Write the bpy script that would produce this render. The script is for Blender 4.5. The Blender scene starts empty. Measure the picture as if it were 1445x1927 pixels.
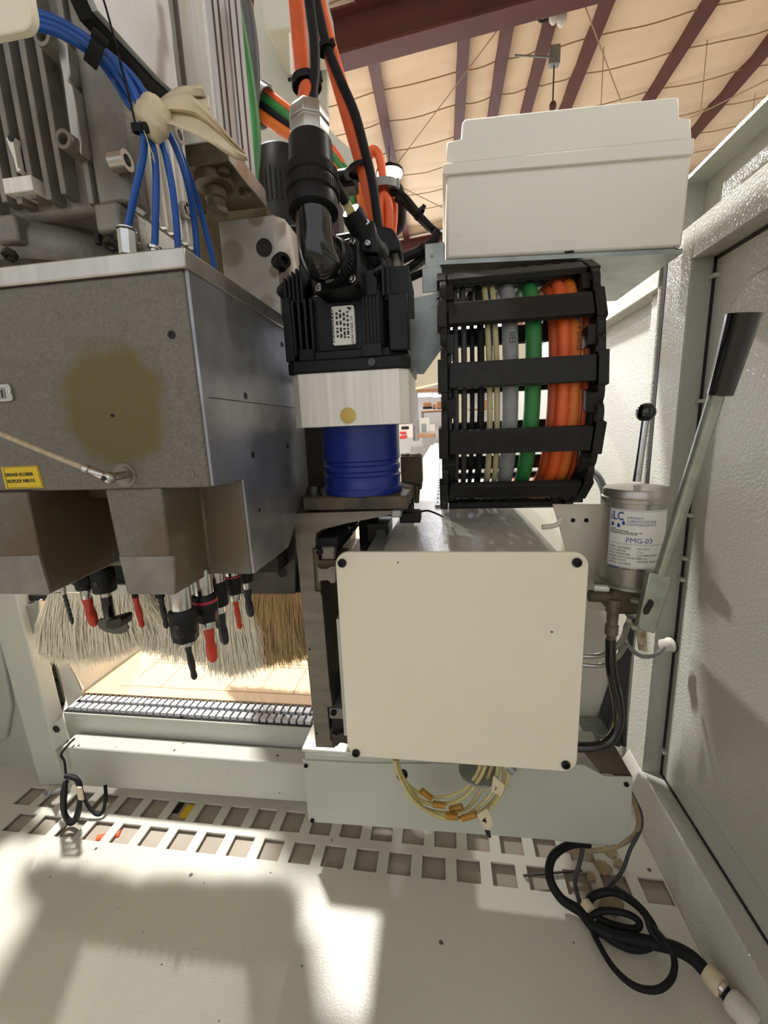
import bpy, bmesh, math, random
from math import sin, cos, pi, radians, hypot
from mathutils import Vector, Matrix
C = bpy.context.scene.collection
SC = bpy.context.scene
rnd = random.Random(7)

# ------------------------------------------------------------------ camera
# world: x along the machine front, y away from the viewer, z up; the eye is the origin
FPX, CX, CY = 780.0, 722.5, 963.5
_D = Vector((160, 3876, 780)).normalized()
_Y = Vector((109.5, -161.5, 780)); _Y = (_Y - _D * _Y.dot(_D)).normalized()
_X = _D.cross(_Y)
M3 = Matrix((_X, _Y, -_D))                       # camera (right, down, forward) -> world
cam = bpy.data.cameras.new('camera'); co = bpy.data.objects.new('camera', cam); C.objects.link(co)
R3 = Matrix((M3.col[0], -M3.col[1], -M3.col[2])).transposed()
co.matrix_world = R3.to_4x4()
cam.sensor_fit = 'HORIZONTAL'; cam.sensor_width = 36; cam.lens = FPX / 1445 * 36
cam.clip_start = 0.01; cam.clip_end = 200
SC.camera = co

# ------------------------------------------------------------------ light
SC.view_settings.view_transform = 'Standard'; SC.view_settings.look = 'None'
SC.view_settings.gamma = 1; SC.view_settings.use_curve_mapping = False
SC.view_settings.exposure = 0.0
wd = bpy.data.worlds.new('world'); SC.world = wd; wd.use_nodes = True
bg = wd.node_tree.nodes['Background']
bg.inputs[0].default_value = (0.95, 0.97, 1.0, 1); bg.inputs[1].default_value = 1.05
LAMPS = [(-0.88, 8.5, 4.52), (-0.95, 1.6, 2.75), (-4.8, 8.5, 4.4), (5.5, 10.5, 4.6), (4.5, 3.2, 4.5)]  # first in view, two inferred from shadow and glint, last two unseen added fill
LAMP_W = [260, 820, 3000, 650, 350]
for i, p in enumerate(LAMPS):
    l = bpy.data.lights.new('overhead_light', 'SPOT'); l.energy = LAMP_W[i]; l.shadow_soft_size = 0.13
    l.spot_size = radians(150); l.spot_blend = 0.35
    l.color = (1.0, 0.985, 0.965)
    o = bpy.data.objects.new('overhead_light', l); C.objects.link(o); o.location = (p[0], p[1], p[2] - 0.30)

def ray(px, py): return M3 @ Vector((px - CX, py - CY, FPX))
def W(px, py, Y): r = ray(px, py); return r * (Y / r.y)
def WX(px, py, X): r = ray(px, py); return r * (X / r.x)
def WZ(px, py, Z): r = ray(px, py); return r * (Z / r.z)

# ------------------------------------------------------------------ materials
def lin(h):
    h = h.lstrip('#'); v = [int(h[i:i + 2], 16) / 255 for i in (0, 2, 4)]
    return tuple(((c + 0.055) / 1.055) ** 2.4 if c > 0.04045 else c / 12.92 for c in v) + (1,)
MATS = {}
def mat(name, col, rough=0.5, metal=0.0, var=0.0, vscale=8, bump=0.0, bscale=300, emit=0, spots=0, coat=0,
        stretch=None, trans=0, col2=None, alpha=1, blob=None, bdist=0.001, specks=0, spec=0.5):
    m = bpy.data.materials.new(name); m.use_nodes = True; MATS[name] = m
    nt = m.node_tree; N = nt.nodes; L = nt.links; b = N['Principled BSDF']
    c = lin(col); b.inputs['Base Color'].default_value = c
    b.inputs['Specular IOR Level'].default_value = spec; b.inputs['Roughness'].default_value = rough; b.inputs['Metallic'].default_value = metal
    if coat: b.inputs['Coat Weight'].default_value = coat; b.inputs['Coat Roughness'].default_value = 0.12
    if trans: b.inputs['Transmission Weight'].default_value = trans
    if emit:
        b.inputs['Emission Color'].default_value = c; b.inputs['Emission Strength'].default_value = emit
    tc = N.new('ShaderNodeTexCoord'); src = tc.outputs['Object']
    if stretch:
        mp = N.new('ShaderNodeMapping'); mp.inputs['Scale'].default_value = stretch
        L.new(src, mp.inputs['Vector']); vsrc = mp.outputs[0]
    else: vsrc = src
    cur = None
    if var:
        n = N.new('ShaderNodeTexNoise'); n.inputs['Scale'].default_value = vscale; n.inputs['Detail'].default_value = 6
        L.new(vsrc, n.inputs['Vector'])
        rp = N.new('ShaderNodeValToRGB'); rp.color_ramp.elements[0].position = 0.3; rp.color_ramp.elements[1].position = 0.7
        d = lin(col2) if col2 else tuple(x * (1 - var) for x in c[:3]) + (1,)
        rp.color_ramp.elements[0].color = d
        rp.color_ramp.elements[1].color = c if col2 else tuple(min(1, x * (1 + var * 0.5)) for x in c[:3]) + (1,)
        L.new(n.outputs[0], rp.inputs[0]); cur = rp.outputs[0]
    def over(cur, fac, colr):
        mx = N.new('ShaderNodeMix'); mx.data_type = 'RGBA'
        L.new(fac, mx.inputs[0])
        if cur is None: mx.inputs[6].default_value = c
        else: L.new(cur, mx.inputs[6])
        mx.inputs[7].default_value = colr
        return mx.outputs[2]
    if blob:                                     # stains with a shape of their own: (centre, radius, colour, strength)
        for (ce, ra, bc, st) in blob:
            nz = N.new('ShaderNodeTexNoise'); nz.inputs['Scale'].default_value = 45; nz.inputs['Detail'].default_value = 5
            L.new(src, nz.inputs['Vector'])
            vm = N.new('ShaderNodeVectorMath'); vm.operation = 'DISTANCE'; L.new(src, vm.inputs[0]); vm.inputs[1].default_value = ce
            ad = N.new('ShaderNodeMath'); ad.operation = 'MULTIPLY_ADD'; L.new(nz.outputs[0], ad.inputs[0])
            ad.inputs[1].default_value = ra * 0.55; L.new(vm.outputs['Value'], ad.inputs[2])
            mr = N.new('ShaderNodeMapRange'); L.new(ad.outputs[0], mr.inputs[0])
            mr.inputs[1].default_value = ra * 1.06; mr.inputs[2].default_value = ra * 1.42
            mr.inputs[3].default_value = st; mr.inputs[4].default_value = 0
            cur = over(cur, mr.outputs[0], lin(bc))
    if spots:                                    # chips and specks of dirt
        v = N.new('ShaderNodeTexVoronoi'); v.inputs['Scale'].default_value = 16; v.inputs['Randomness'].default_value = 1
        n3 = N.new('ShaderNodeTexNoise'); n3.inputs['Scale'].default_value = 150; L.new(src, n3.inputs['Vector'])
        L.new(src, v.inputs['Vector'])
        a3 = N.new('ShaderNodeMath'); a3.operation = 'MULTIPLY_ADD'; L.new(n3.outputs[0], a3.inputs[0]); a3.inputs[1].default_value = 0.07
        L.new(v.outputs['Distance'], a3.inputs[2])
        mr = N.new('ShaderNodeMapRange'); L.new(a3.outputs[0], mr.inputs[0])
        mr.inputs[1].default_value = 0.035 + spots * 0.045; mr.inputs[2].default_value = 0.05 + spots * 0.055
        mr.inputs[3].default_value = 0.9; mr.inputs[4].default_value = 0
        cur = over(cur, mr.outputs[0], lin('#3b332a'))
    if specks:
        v = N.new('ShaderNodeTexVoronoi'); v.inputs['Scale'].default_value = 42; L.new(src, v.inputs['Vector'])
        lt_ = N.new('ShaderNodeMath'); lt_.operation = 'LESS_THAN'; L.new(v.outputs['Distance'], lt_.inputs[0]); lt_.inputs[1].default_value = 0.075
        sx = N.new('ShaderNodeSeparateColor'); L.new(v.outputs['Color'], sx.inputs[0])
        gt = N.new('ShaderNodeMath'); gt.operation = 'GREATER_THAN'; L.new(sx.outputs[0], gt.inputs[0]); gt.inputs[1].default_value = 0.5
        mu = N.new('ShaderNodeMath'); mu.operation = 'MULTIPLY'; L.new(lt_.outputs[0], mu.inputs[0]); L.new(gt.outputs[0], mu.inputs[1])
        mu2 = N.new('ShaderNodeMath'); mu2.operation = 'MULTIPLY'; L.new(mu.outputs[0], mu2.inputs[0]); L.new(sx.outputs[1], mu2.inputs[1])
        cur = over(cur, mu2.outputs[0], lin('#40372c'))
    if cur is not None: L.new(cur, b.inputs['Base Color'])
    if bump:
        n2 = N.new('ShaderNodeTexNoise'); n2.inputs['Scale'].default_value = bscale; n2.inputs['Detail'].default_value = 2
        L.new(vsrc if stretch else src, n2.inputs['Vector'])
        bp = N.new('ShaderNodeBump'); bp.inputs['Strength'].default_value = bump; bp.inputs['Distance'].default_value = bdist
        L.new(n2.outputs[0], bp.inputs['Height']); L.new(bp.outputs[0], b.inputs['Normal'])
    return m
def gmat(*a, **k): return mat(*a, **k)

PAINT = mat('machine_paint', '#bcbcb0', 0.34, var=0.05, vscale=5, bump=0.35, bscale=420, spots=0.35)
PAINT_F = mat('floor_paint', '#cfcbbc', 0.36, var=0.07, vscale=4, bump=0.35, bscale=420, spots=1.0, specks=1)
PAINT_W = mat('wall_paint', '#aeaea3', 0.16, var=0.05, vscale=3, bump=0.9, bscale=230, spots=0.25, bdist=0.0016)
CREAM = mat('cover_paint', '#ebe1cc', 0.42, var=0.03, vscale=6, bump=0.3, bscale=260, spots=0.3)
LIDP = mat('box_plastic', '#e9e6d8', 0.45, var=0.03, vscale=6, bump=0.15, bscale=300, spots=0.15)
LIDTOP = mat('beam_top_paint', '#c8c6ba', 0.16, var=0.06, vscale=18, bump=0.5, bscale=420, spots=0.6)
CAST = mat('cast_grey_paint', '#726e64', 0.5, 0.25, var=0.22, vscale=420, bump=0.5, bscale=600,
           blob=[((-.278, .33, .028), .052, '#66562c', .95), ((-.236, .36, -.10), .050, '#66543a', .75), ((-.215, .387, -.09), .04, '#6a5a40', .6), ((-.385, .37, -.09), .06, '#5e4a2c', .8)])
CASTBROWN = mat('oily_cast', '#5d5138', 0.5, 0.2, var=0.3, vscale=60, bump=0.5, bscale=600)
ALU = mat('milled_aluminium', '#b9b6ae', 0.34, 0.85, var=0.16, vscale=60, stretch=(1, 1, 0.06), bump=0.1, bscale=300)
ALUL = mat('brushed_aluminium', '#f0ece1', 0.42, 0.15, var=0.14, vscale=160, stretch=(1, 1, 0.03))
ALUSIDE = mat('oiled_steel_side', '#97989c', 0.34, 0.65, var=0.3, vscale=22, bump=0.12, bscale=80)
ALUCAST = mat('cast_aluminium', '#87837a', 0.48, 0.4, var=0.25, vscale=40, bump=0.4, bscale=350)
STEEL = mat('ground_steel', '#7d786e', 0.42, 0.8, var=0.25, vscale=90, stretch=(0.15, 1, 1), bump=0.15, bscale=400)
DSTEEL = mat('dark_steel', '#4a4844', 0.4, 0.75, var=0.3, vscale=30)
CHROME = mat('bright_metal', '#c6c6c4', 0.2, 1.0, var=0.1, vscale=60)
GALV = mat('galvanised_sheet', '#9aa09c', 0.38, 0.65, var=0.25, vscale=25, bump=0.1, bscale=90, spots=1.3)
ZINC = mat('zinc_plated', '#a3a89c', 0.36, 0.7, var=0.2, vscale=50)
BLACK = mat('black_paint', '#1a1a1b', 0.42, spec=0.25, var=0.3, vscale=30, bump=0.2, bscale=400)
BLACKG = mat('black_gloss', '#0b0b0c', 0.13, coat=0.4)
RUBBER = mat('black_rubber', '#1b1b1d', 0.55, spec=0.2, var=0.3, vscale=60)
CHAINP = mat('chain_plastic', '#232220', 0.5, spec=0.3, var=0.35, vscale=70, bump=0.15, bscale=200, spots=0.5)
BLUE = mat('blue_paint', '#122a80', 0.35, var=0.2, vscale=25, spots=0.25)
BLUEH = mat('blue_tube', '#1c55a8', 0.3, var=0.1, vscale=30)
GREEN = mat('green_sheath', '#2f7a3c', 0.5, var=0.1, vscale=60)
ORANGE = mat('orange_sheath', '#e2622f', 0.5, var=0.1, vscale=60)
AMBER = mat('amber_sheath', '#cf6a22', 0.5, var=0.1, vscale=60)
RUST = mat('rust_sheath', '#b04a1e', 0.55, var=0.1, vscale=60)
GREYC = mat('grey_sheath', '#8b8c8c', 0.55, var=0.15, vscale=80)
DGREY = mat('dark_grey_sheath', '#3c3c3d', 0.55, var=0.2, vscale=80)
CREAMT = mat('cream_tube', '#b7ad7f', 0.5, var=0.1, vscale=60)
YTUBE = mat('yellowed_tube', '#d8cb8c', 0.3, var=0.12, vscale=40, trans=0.25)
AMBERJ = mat('amber_joiner', '#a97a2c', 0.35, var=0.15, vscale=60)
WHITET = mat('white_print', '#e6e4dc', 0.5)
INK = mat('black_ink', '#161616', 0.6)
BLUEINK = mat('blue_ink', '#23408c', 0.6)
YELLOW = mat('yellow_label', '#d9b81c', 0.45)
REDB = mat('red_bit', '#c4391c', 0.4, var=0.15, vscale=80)
BLKB = mat('black_bit', '#15171a', 0.28, var=0.2, vscale=80)
RED = mat('red_ring', '#b02738', 0.4)
TAPE = mat('masking_tape', '#d6c6a8', 0.7, var=0.12, vscale=50, bump=0.4, bscale=120)
MDF = mat('mdf_board', '#d6b68e', 0.7, var=0.08, vscale=10, spots=0.3)
BRIST = mat('white_bristle', '#f0e6d0', 0.45, var=0.15, vscale=20)
BRISTT = mat('tan_bristle', '#b89c6c', 0.45, var=0.35, vscale=18)
WHITE = mat('white_sheet', '#d8d4c8', 0.45, var=0.06, vscale=6, spots=0.3)
BLOCKW = mat('white_plastic', '#c2c3c6', 0.35)
RECESS = mat('dark_recess', '#2a2723', 0.6, 0.3, var=0.4, vscale=20)
BROWNTOP = mat('dirty_steel_plate', '#5d5549', 0.3, 0.6, var=0.3, vscale=18)
MAROON = mat('red_oxide_steel', '#5e322a', 0.55, var=0.15, vscale=3)
INSUL = mat('roof_insulation', '#f1d9b9', 0.75, var=0.06, vscale=1.5, bump=0.5, bscale=9)
STRAP = mat('strap_brown', '#a58a68', 0.7)
CONC = mat('concrete', '#a89d8d', 0.8, var=0.15, vscale=6)
TAN = mat('tan_deposit', '#a3906f', 0.8, var=0.25, vscale=40)
BRASS = mat('dirty_brass', '#7c7462', 0.45, 0.5, var=0.3, vscale=60)
HOSEB = mat('braided_hose', '#b9a68a', 0.5, 0.2, var=0.25, vscale=260)
LAMPE = mat('lamp_lens', '#fff6e6', 0.4, emit=60)
TUBEL = mat('fluorescent', '#ffffff', 0.4, emit=6)
DAYL = mat('glowing_pane', '#e9f0ff', 0.4, emit=4.5)
BGW = mat('back_wall_paint', '#cfd0d4', 0.6, var=0.05, vscale=1)
BGG = mat('back_grey', '#8d9096', 0.6)
CARD = mat('carton', '#a77c58', 0.8, var=0.1, vscale=4)
REDP = mat('red_plastic', '#c8282e', 0.5)

# ------------------------------------------------------------------ mesh building
class MB:
    def __init__(s): s.v = []; s.f = []
    def add(s, vs, fs):
        b = len(s.v); s.v += [tuple(v) for v in vs]; s.f += [tuple(i + b for i in f) for f in fs]; return s
    def box(s, x0, x1, y0, y1, z0, z1):
        return s.add([(x, y, z) for z in (z0, z1) for y in (y0, y1) for x in (x0, x1)],
                     [(0, 2, 3, 1), (4, 5, 7, 6), (0, 1, 5, 4), (2, 6, 7, 3), (0, 4, 6, 2), (1, 3, 7, 5)])
    def prism(s, pts, ax, lo, hi):
        n = len(pts)
        def p3(p, t): return (t, p[0], p[1]) if ax == 'x' else (p[0], t, p[1]) if ax == 'y' else (p[0], p[1], t)
        vs = [p3(p, lo) for p in pts] + [p3(p, hi) for p in pts]
        return s.add(vs, [tuple(range(n))[::-1], tuple(range(n, 2 * n))] + [(i, (i + 1) % n, n + (i + 1) % n, n + i) for i in range(n)])
    def loft(s, rings, cap=True):
        n = len(rings[0]); vs = [p for r in rings for p in r]; fs = []
        for k in range(len(rings) - 1):
            for i in range(n): fs.append((k * n + i, k * n + (i + 1) % n, (k + 1) * n + (i + 1) % n, (k + 1) * n + i))
        if cap: fs += [tuple(range(n))[::-1], tuple(range((len(rings) - 1) * n, len(rings) * n))]
        return s.add(vs, fs)
    def lathe(s, prof, org, axis=(0, 0, 1), n=24, ph=0):
        a = Vector(axis).normalized(); org = Vector(org)
        u = a.orthogonal().normalized() if abs(a.z) < 0.99 else Vector((1, 0, 0)); u = (u - a * u.dot(a)).normalized(); w = a.cross(u)
        return s.loft([[org + a * h + (u * cos(2 * pi * i / n + ph) + w * sin(2 * pi * i / n + ph)) * max(r, 1e-5) for i in range(n)] for r, h in prof])
    def cyl(s, p0, p1, r0, r1=None, n=20, ph=0):
        p0 = Vector(p0); p1 = Vector(p1); d = p1 - p0
        return s.lathe([(r0, 0), (r0 if r1 is None else r1, d.length)], p0, d, n, ph)
    def ball(s, c, r, n=14, sc=(1, 1, 1)):
        c = Vector(c); k = n // 2
        return s.loft([[c + Vector((sc[0] * r * sin(pi * j / k) * cos(2 * pi * i / n) + 1e-6 * i, sc[1] * r * sin(pi * j / k) * sin(2 * pi * i / n), sc[2] * r * cos(pi * j / k))) for i in range(n)] for j in range(k + 1)])
    def tube(s, pts, r, n=10, seg=6, flat=1.0):
        P = smooth(pts, seg); rings = []; up = None
        m = len(P)
        for k, p in enumerate(P):
            t = (P[min(k + 1, m - 1)] - P[max(k - 1, 0)]).normalized()
            if up is None: up = t.orthogonal().normalized()
            up = (up - t * up.dot(t)).normalized(); w = t.cross(up)
            rr = r(k / (m - 1)) if callable(r) else r
            rings.append([p + (up * cos(2 * pi * i / n) + w * sin(2 * pi * i / n) * flat) * rr for i in range(n)])
        return s.loft(rings)
    def quad(s, a, b, c, d): return s.add([a, b, c, d], [(0, 1, 2, 3)])
    def mesh(s, name):
        m = bpy.data.meshes.new(name); m.from_pydata(s.v, [], s.f)
        bm = bmesh.new(); bm.from_mesh(m); bmesh.ops.recalc_face_normals(bm, faces=bm.faces); bm.to_mesh(m); bm.free()
        return m
    def build(s, name, ma, parent=None, bevel=0, smooth_=True, ang=40):
        m = s.mesh(name); m.materials.append(ma)
        return link(name, m, parent, bevel, smooth_, ang)
def link(name, m, parent=None, bevel=0, smooth_=True, ang=40):
    if smooth_:
        m.polygons.foreach_set('use_smooth', [True] * len(m.polygons)); m.set_sharp_from_angle(angle=radians(ang))
    o = bpy.data.objects.new(name, m); C.objects.link(o)
    if parent is not None:
        o.parent = parent; o.matrix_parent_inverse = inv(parent)
    if bevel:
        b = o.modifiers.new('bevel', 'BEVEL'); b.width = bevel; b.segments = 2; b.limit_method = 'ANGLE'; b.angle_limit = radians(40); b.harden_normals = False
    return o
def wpos(o):
    p = Vector(o.location)
    return p if o.parent is None or o.type == 'MESH' else p
def inv(o): return Matrix.Translation(-Vector(o.location)) if o.type == 'EMPTY' else Matrix()
def smooth(pts, seg=6):
    P = [Vector(p) for p in pts]
    if len(P) < 3 or seg <= 1: return P
    out = []
    for i in range(len(P) - 1):
        a = P[i - 1] if i else P[0] * 2 - P[1]; b = P[i]; c = P[i + 1]; d = P[i + 2] if i + 2 < len(P) else P[-1] * 2 - P[-2]
        for k in range(seg):
            t = k / seg
            out.append(0.5 * ((2 * b) + (c - a) * t + (2 * a - 5 * b + 4 * c - d) * t * t + (3 * b - a - 3 * c + d) * t ** 3))
    return out + [P[-1]]
def tag(o, label=None, cat=None, group=None, kind=None):
    if label: o['label'] = label
    if cat: o['category'] = cat
    if group: o['group'] = group
    if kind: o['kind'] = kind
    return o
def thing(name, label, cat, loc=(0, 0, 0), group=None):
    o = bpy.data.objects.new(name, None); C.objects.link(o); o.location = loc; o.empty_display_size = 0.05
    return tag(o, label, cat, group)
def copy_tree(o, parent=None):
    c = o.copy(); C.objects.link(c)
    if parent is not None: c.parent = parent
    for ch in [x for x in bpy.data.objects if x.parent == o]: copy_tree(ch, c)
    return c
def rrect(x0, x1, z0, z1, r, n=6):
    out = []
    for cx, cz, a in ((x1 - r, z1 - r, 0), (x0 + r, z1 - r, 90), (x0 + r, z0 + r, 180), (x1 - r, z0 + r, 270)):
        for k in range(n + 1):
            t = radians(a + 90 * k / n); out.append((cx + r * cos(t), cz + r * sin(t)))
    return out
def screw(p, axis, r, parent, ma=None, h=0.004, name='screw', washer=0):
    """socket head: a ring with a recessed hex"""
    mb = MB(); 
    if washer: mb.lathe([(r * 1.7, 0), (r * 1.7, washer)], p, axis, 20)
    mb.lathe([(r, 0), (r, h * 0.8), (r * 0.85, h), (r * 0.5, h), (r * 0.48, h * 0.35), (0, h * 0.3)], p, axis, 18)
    return mb.build(name, ma or BLACK, parent)
def text(s, size, org, right, up, name, ma, parent, extr=0.0, align='LEFT', wrap=None, bold=0):
    cu = bpy.data.curves.new('t', 'FONT'); cu.body = s; cu.size = size; cu.align_x = align; cu.resolution_u = 2
    if bold: cu.offset = bold
    ob = bpy.data.objects.new('t', cu); C.objects.link(ob)
    dg = bpy.context.evaluated_depsgraph_get(); m = bpy.data.meshes.new_from_object(ob.evaluated_get(dg))
    bpy.data.objects.remove(ob); bpy.data.curves.remove(cu)
    R = Vector(right).normalized(); U = Vector(up).normalized(); org = Vector(org)
    for v in m.vertices:
        if wrap: v.co = wrap(v.co.x, v.co.y)
        else: v.co = org + R * v.co.x + U * v.co.y
    m.name = name; m.materials.clear(); m.materials.append(ma)
    return link(name, m, parent, smooth_=False)

# ================================================================== SETTING
FZ = -0.78
# floor pan with its two rows of rectangular cut-outs
def floor_mesh():
    mb = MB(); x0, x1 = -1.6, 0.372; T = 0.004
    r1 = WZ(410, 1563, FZ).x; r2 = WZ(728, 1643, FZ).x
    def band(ya, yb, holes=None):
        if not holes: mb.box(x0, x1, ya, yb, FZ - T, FZ); return
        xs = x0
        for a, b in holes:
            if a > xs: mb.box(xs, a, ya, yb, FZ - T, FZ)
            xs = b
        mb.box(xs, x1, ya, yb, FZ - T, FZ)
    def row(o, n0, n1, w=0.042): return [(o + 0.0618 * k, o + 0.0618 * k + w) for k in range(n0, n1)]
    band(-0.5, 0.590); band(0.590, 0.631, row(r2, -13, 8)); band(0.631, 0.648)
    band(0.648, 0.693, row(r1, -8, 12)); band(0.693, 1.0)
    return mb
tag(floor_mesh().build('floor', PAINT_F, smooth_=False), kind='structure')
tag(MB().box(-16, 16, -14, 14, -0.86, -0.7885).build('floor', CONC, smooth_=False), kind='structure')

# right-hand enclosure wall: frame standing proud of a recessed sheet panel
XF, XP = 0.40, 0.435
wr = tag(MB().box(XP, XP + 0.004, -0.4, 0.80, FZ, 0.26).build('wall_right', PAINT_W), kind='structure')
fr = MB().prism([(XF, -0.715), (XP, -0.715), (XP, FZ), (0.368, FZ)], 'y', -0.4, 0.86)
fr.build('bottom_rail', PAINT_W, wr, bevel=0.003)
MB().box(XF, XP + 0.01, 0.795, 0.872, -0.78, 0.302).build('frame_post', PAINT_W, wr, bevel=0.002)
MB().box(XF, XP + 0.01, -0.4, 0.795, 0.247, 0.302).build('top_rail', PAINT_W, wr, bevel=0.002)
MB().box(XP - 0.004, XP + 0.002, -0.4, 0.84, 0.302, 0.40).build('upper_sheet', PAINT_W, wr)
MB().prism([(XF - 0.004, 0.372), (XP, 0.372), (XP, 0.378), (XF - 0.004, 0.378)], 'y', -0.4, 0.84).build('top_lip', PAINT_W, wr)
MB().box(XF, XP, 0.835, 0.872, 0.30, 0.376).build('corner_gusset', PAINT_W, wr)
# seam joint between frame and panel, and the stamped border of the panel
MB().box(XP - 0.002, XP + 0.001, 0.789, 0.7955, -0.714, 0.246).build('seam', RECESS, wr)
MB().box(XP - 0.002, XP + 0.001, -0.4, 0.7955, 0.241, 0.247).build('seam', RECESS, wr)
MB().box(XP - 0.002, XP + 0.001, -0.4, 0.7955, -0.7155, -0.711).build('seam', RECESS, wr)
em = MB().prism([(-0.4, 0.19), (0.70, 0.19), (0.735, 0.16), (0.735, -0.62), (0.70, -0.65), (-0.4, -0.65)], 'x', XP - 0.006, XP + 0.002)
em.build('embossed_panel', PAINT_W, wr, bevel=0.005)
for px, py in ((1341, 522), (1318, 755), (1289, 966), (1276, 1043), (1271, 1081), (1231, 1385)):
    p = WX(px, py, XP - 0.002); MB().box(XP - 0.008, XP, 0.78, 0.797, p.z - 0.003, p.z + 0.003).build('clip', PAINT, wr)
p = WX(1310, 388, XP - 0.004)
MB().lathe([(0.012, 0), (0.012, 0.002), (0.0105, 0.0022), (0.0105, 0.010), (0.008, 0.012), (0, 0.012)], p, (-1, 0, 0), 6).build('hex_bolt', CHROME, wr)
p = WX(1262, 1196, XP - 0.002)
MB().lathe([(0.007, 0), (0.007, 0.012), (0.004, 0.014), (0, 0.014)], p, (-1, 0, 0), 12).build('bolt', ZINC, wr)
# rear panel of the same wall, with its own frame
wr2 = tag(MB().box(XP, XP + 0.004, 0.885, 2.6, FZ, 0.27).build('wall_right', PAINT_W), kind='structure')
MB().box(XF, XP, 0.90, 2.6, 0.235, 0.302).build('top_rail', PAINT_W, wr2, bevel=0.002)
MB().box(XF + 0.015, XP, 0.885, 0.955, FZ, 0.235).build('frame_post', PAINT_W, wr2, bevel=0.002)
MB().cyl((XF + 0.004, 0.892, FZ), (XF + 0.004, 0.892, 0.232), 0.0065, n=12).build('edge_tube', PAINT_W, wr2)
MB().box(XF, XP + 0.01, 0.873, 0.8835, -0.2, 0.302).build('door_gap', RECESS, wr2)
MB().box(XF, XP, 0.9, 2.6, FZ, -0.68).build('bottom_rail', PAINT_W, wr2, bevel=0.003)

# left-hand enclosure: sheet beside the post, with a pressed field
tag(MB().box(-1.30, -1.295, -0.4, 0.742, FZ, 0.9).build('wall_left', PAINT_W), kind='structure')
wl = tag(MB().box(-1.7, -0.9, 0.742, 0.746, FZ, 0.4).build('wall_left', PAINT_W), kind='structure')
MB().prism([(W(-120, 1130, .742).x, -0.30), (W(-6, 1130, .742).x, -0.30), (W(28, 1325, .742).x, W(28, 1325, .742).z), (W(18, 1385, .742).x, W(18, 1385, .742).z),
            (W(-80, 1420, .742).x, W(-80, 1420, .742).z)], 'y', 0.732, 0.744).build('pressed_panel', PAINT_W, wl, bevel=0.004)
for px, py, r in ((12, 1470, .012), (14, 1488, .009)):
    MB().ball(W(px, py, .738), r, 10, (1, .5, .9)).build('dirt_cake', TAN, wl)

# roof: sagging insulation on straps between purlins, carried by rafters
def RZ(x): return 5.0 + 0.083 * x
mb = MB(); nx, ny = 80, 100; X0, X1, Y0, Y1 = -14, 14, -4, 14
PUR = [-8, -6.8, -5.6, -4.4, -3.2, -2.0, -0.87, 0.357, 0.92, 1.48, 2.16, 3.59, 5.0, 6.3, 7.6]
for j in range(ny + 1):
    for i in range(nx + 1):
        x = X0 + (X1 - X0) * i / nx; y = Y0 + (Y1 - Y0) * j / ny
        mb.v.append((x, y, RZ(x) + 0.14 + 0.03 * cos(2 * pi * y / 0.75) * (0.6 + 0.4 * sin(3.1 * x)) + 0.02 * sin(2.3 * x + y)))
for j in range(ny):
    for i in range(nx): a = j * (nx + 1) + i; mb.f.append((a, a + 1, a + nx + 2, a + nx + 1))
ce = tag(mb.build('ceiling', INSUL, ang=80), kind='structure')
for x in PUR:
    z = RZ(x)
    MB().prism([(x - .085, z), (x + .075, z), (x + .075, z + .015), (x - .065, z + .015), (x - .065, z + .23), (x + .075, z + .23), (x + .075, z + .24), (x - .085, z + .24)], 'y', -4, 13.9).build('purlin', MAROON, ce, smooth_=False)
for k in range(22):
    y = -2.4 + 0.75 * k + rnd.uniform(-.06, .06); pts = []
    for i in range(len(PUR) - 1):
        a, b = PUR[i], PUR[i + 1]
        for t in (0, .25, .5, .75): x = a + (b - a) * t; pts.append((x, y + rnd.uniform(-.02, .02), RZ(x) + 0.10 - 0.03 * sin(pi * t) + rnd.uniform(-.008, .008)))
    MB().tube(pts, 0.009, 5, 2).build('strap', STRAP, ce)
for y, xa, xb in ((6.0, -10, 10), (12.4, -10, 10)):
    h = 0.47; r = MB()
    for a, b, w in ((0, .03, .13), (.03, h - .03, .012), (h - .03, h, .13)):
        r.add([(x, yy, RZ(x) - h - .0 + zz) for x in (xa, xb) for yy in (y - w, y + w) for zz in (a, b)], [(0, 1, 3, 2), (4, 6, 7, 5), (0, 4, 5, 1), (2, 3, 7, 6), (0, 2, 6, 4), (1, 5, 7, 3)])
    r.build('rafter', MAROON, ce, smooth_=False)

# far wall of the workshop with a bright opening
wb = tag(MB().box(-11, 11, 13.9, 14.0, -0.9, 6.2).build('wall_back', BGW), kind='structure')
w2 = tag(MB().box(-2.0, 2.2, 13.86, 13.895, 1.8, 3.9).build('glare_panel', BGW), kind='structure')  # glowing panel added to put glare on the beam top
MB().box(-1.9, 2.1, 13.83, 13.87, 1.9, 3.8).build('pane', DAYL, w2)
w1 = tag(MB().box(-6.6, -2.0, 13.86, 13.895, -0.5, 2.4).build('window_1', BGW), kind='structure')
MB().box(-6.5, -4.4, 13.83, 13.87, -0.4, 2.3).build('pane', DAYL, w1)
MB().box(-4.2, -2.1, 13.83, 13.87, -0.4, 2.3).build('pane', DAYL, w1)

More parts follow.
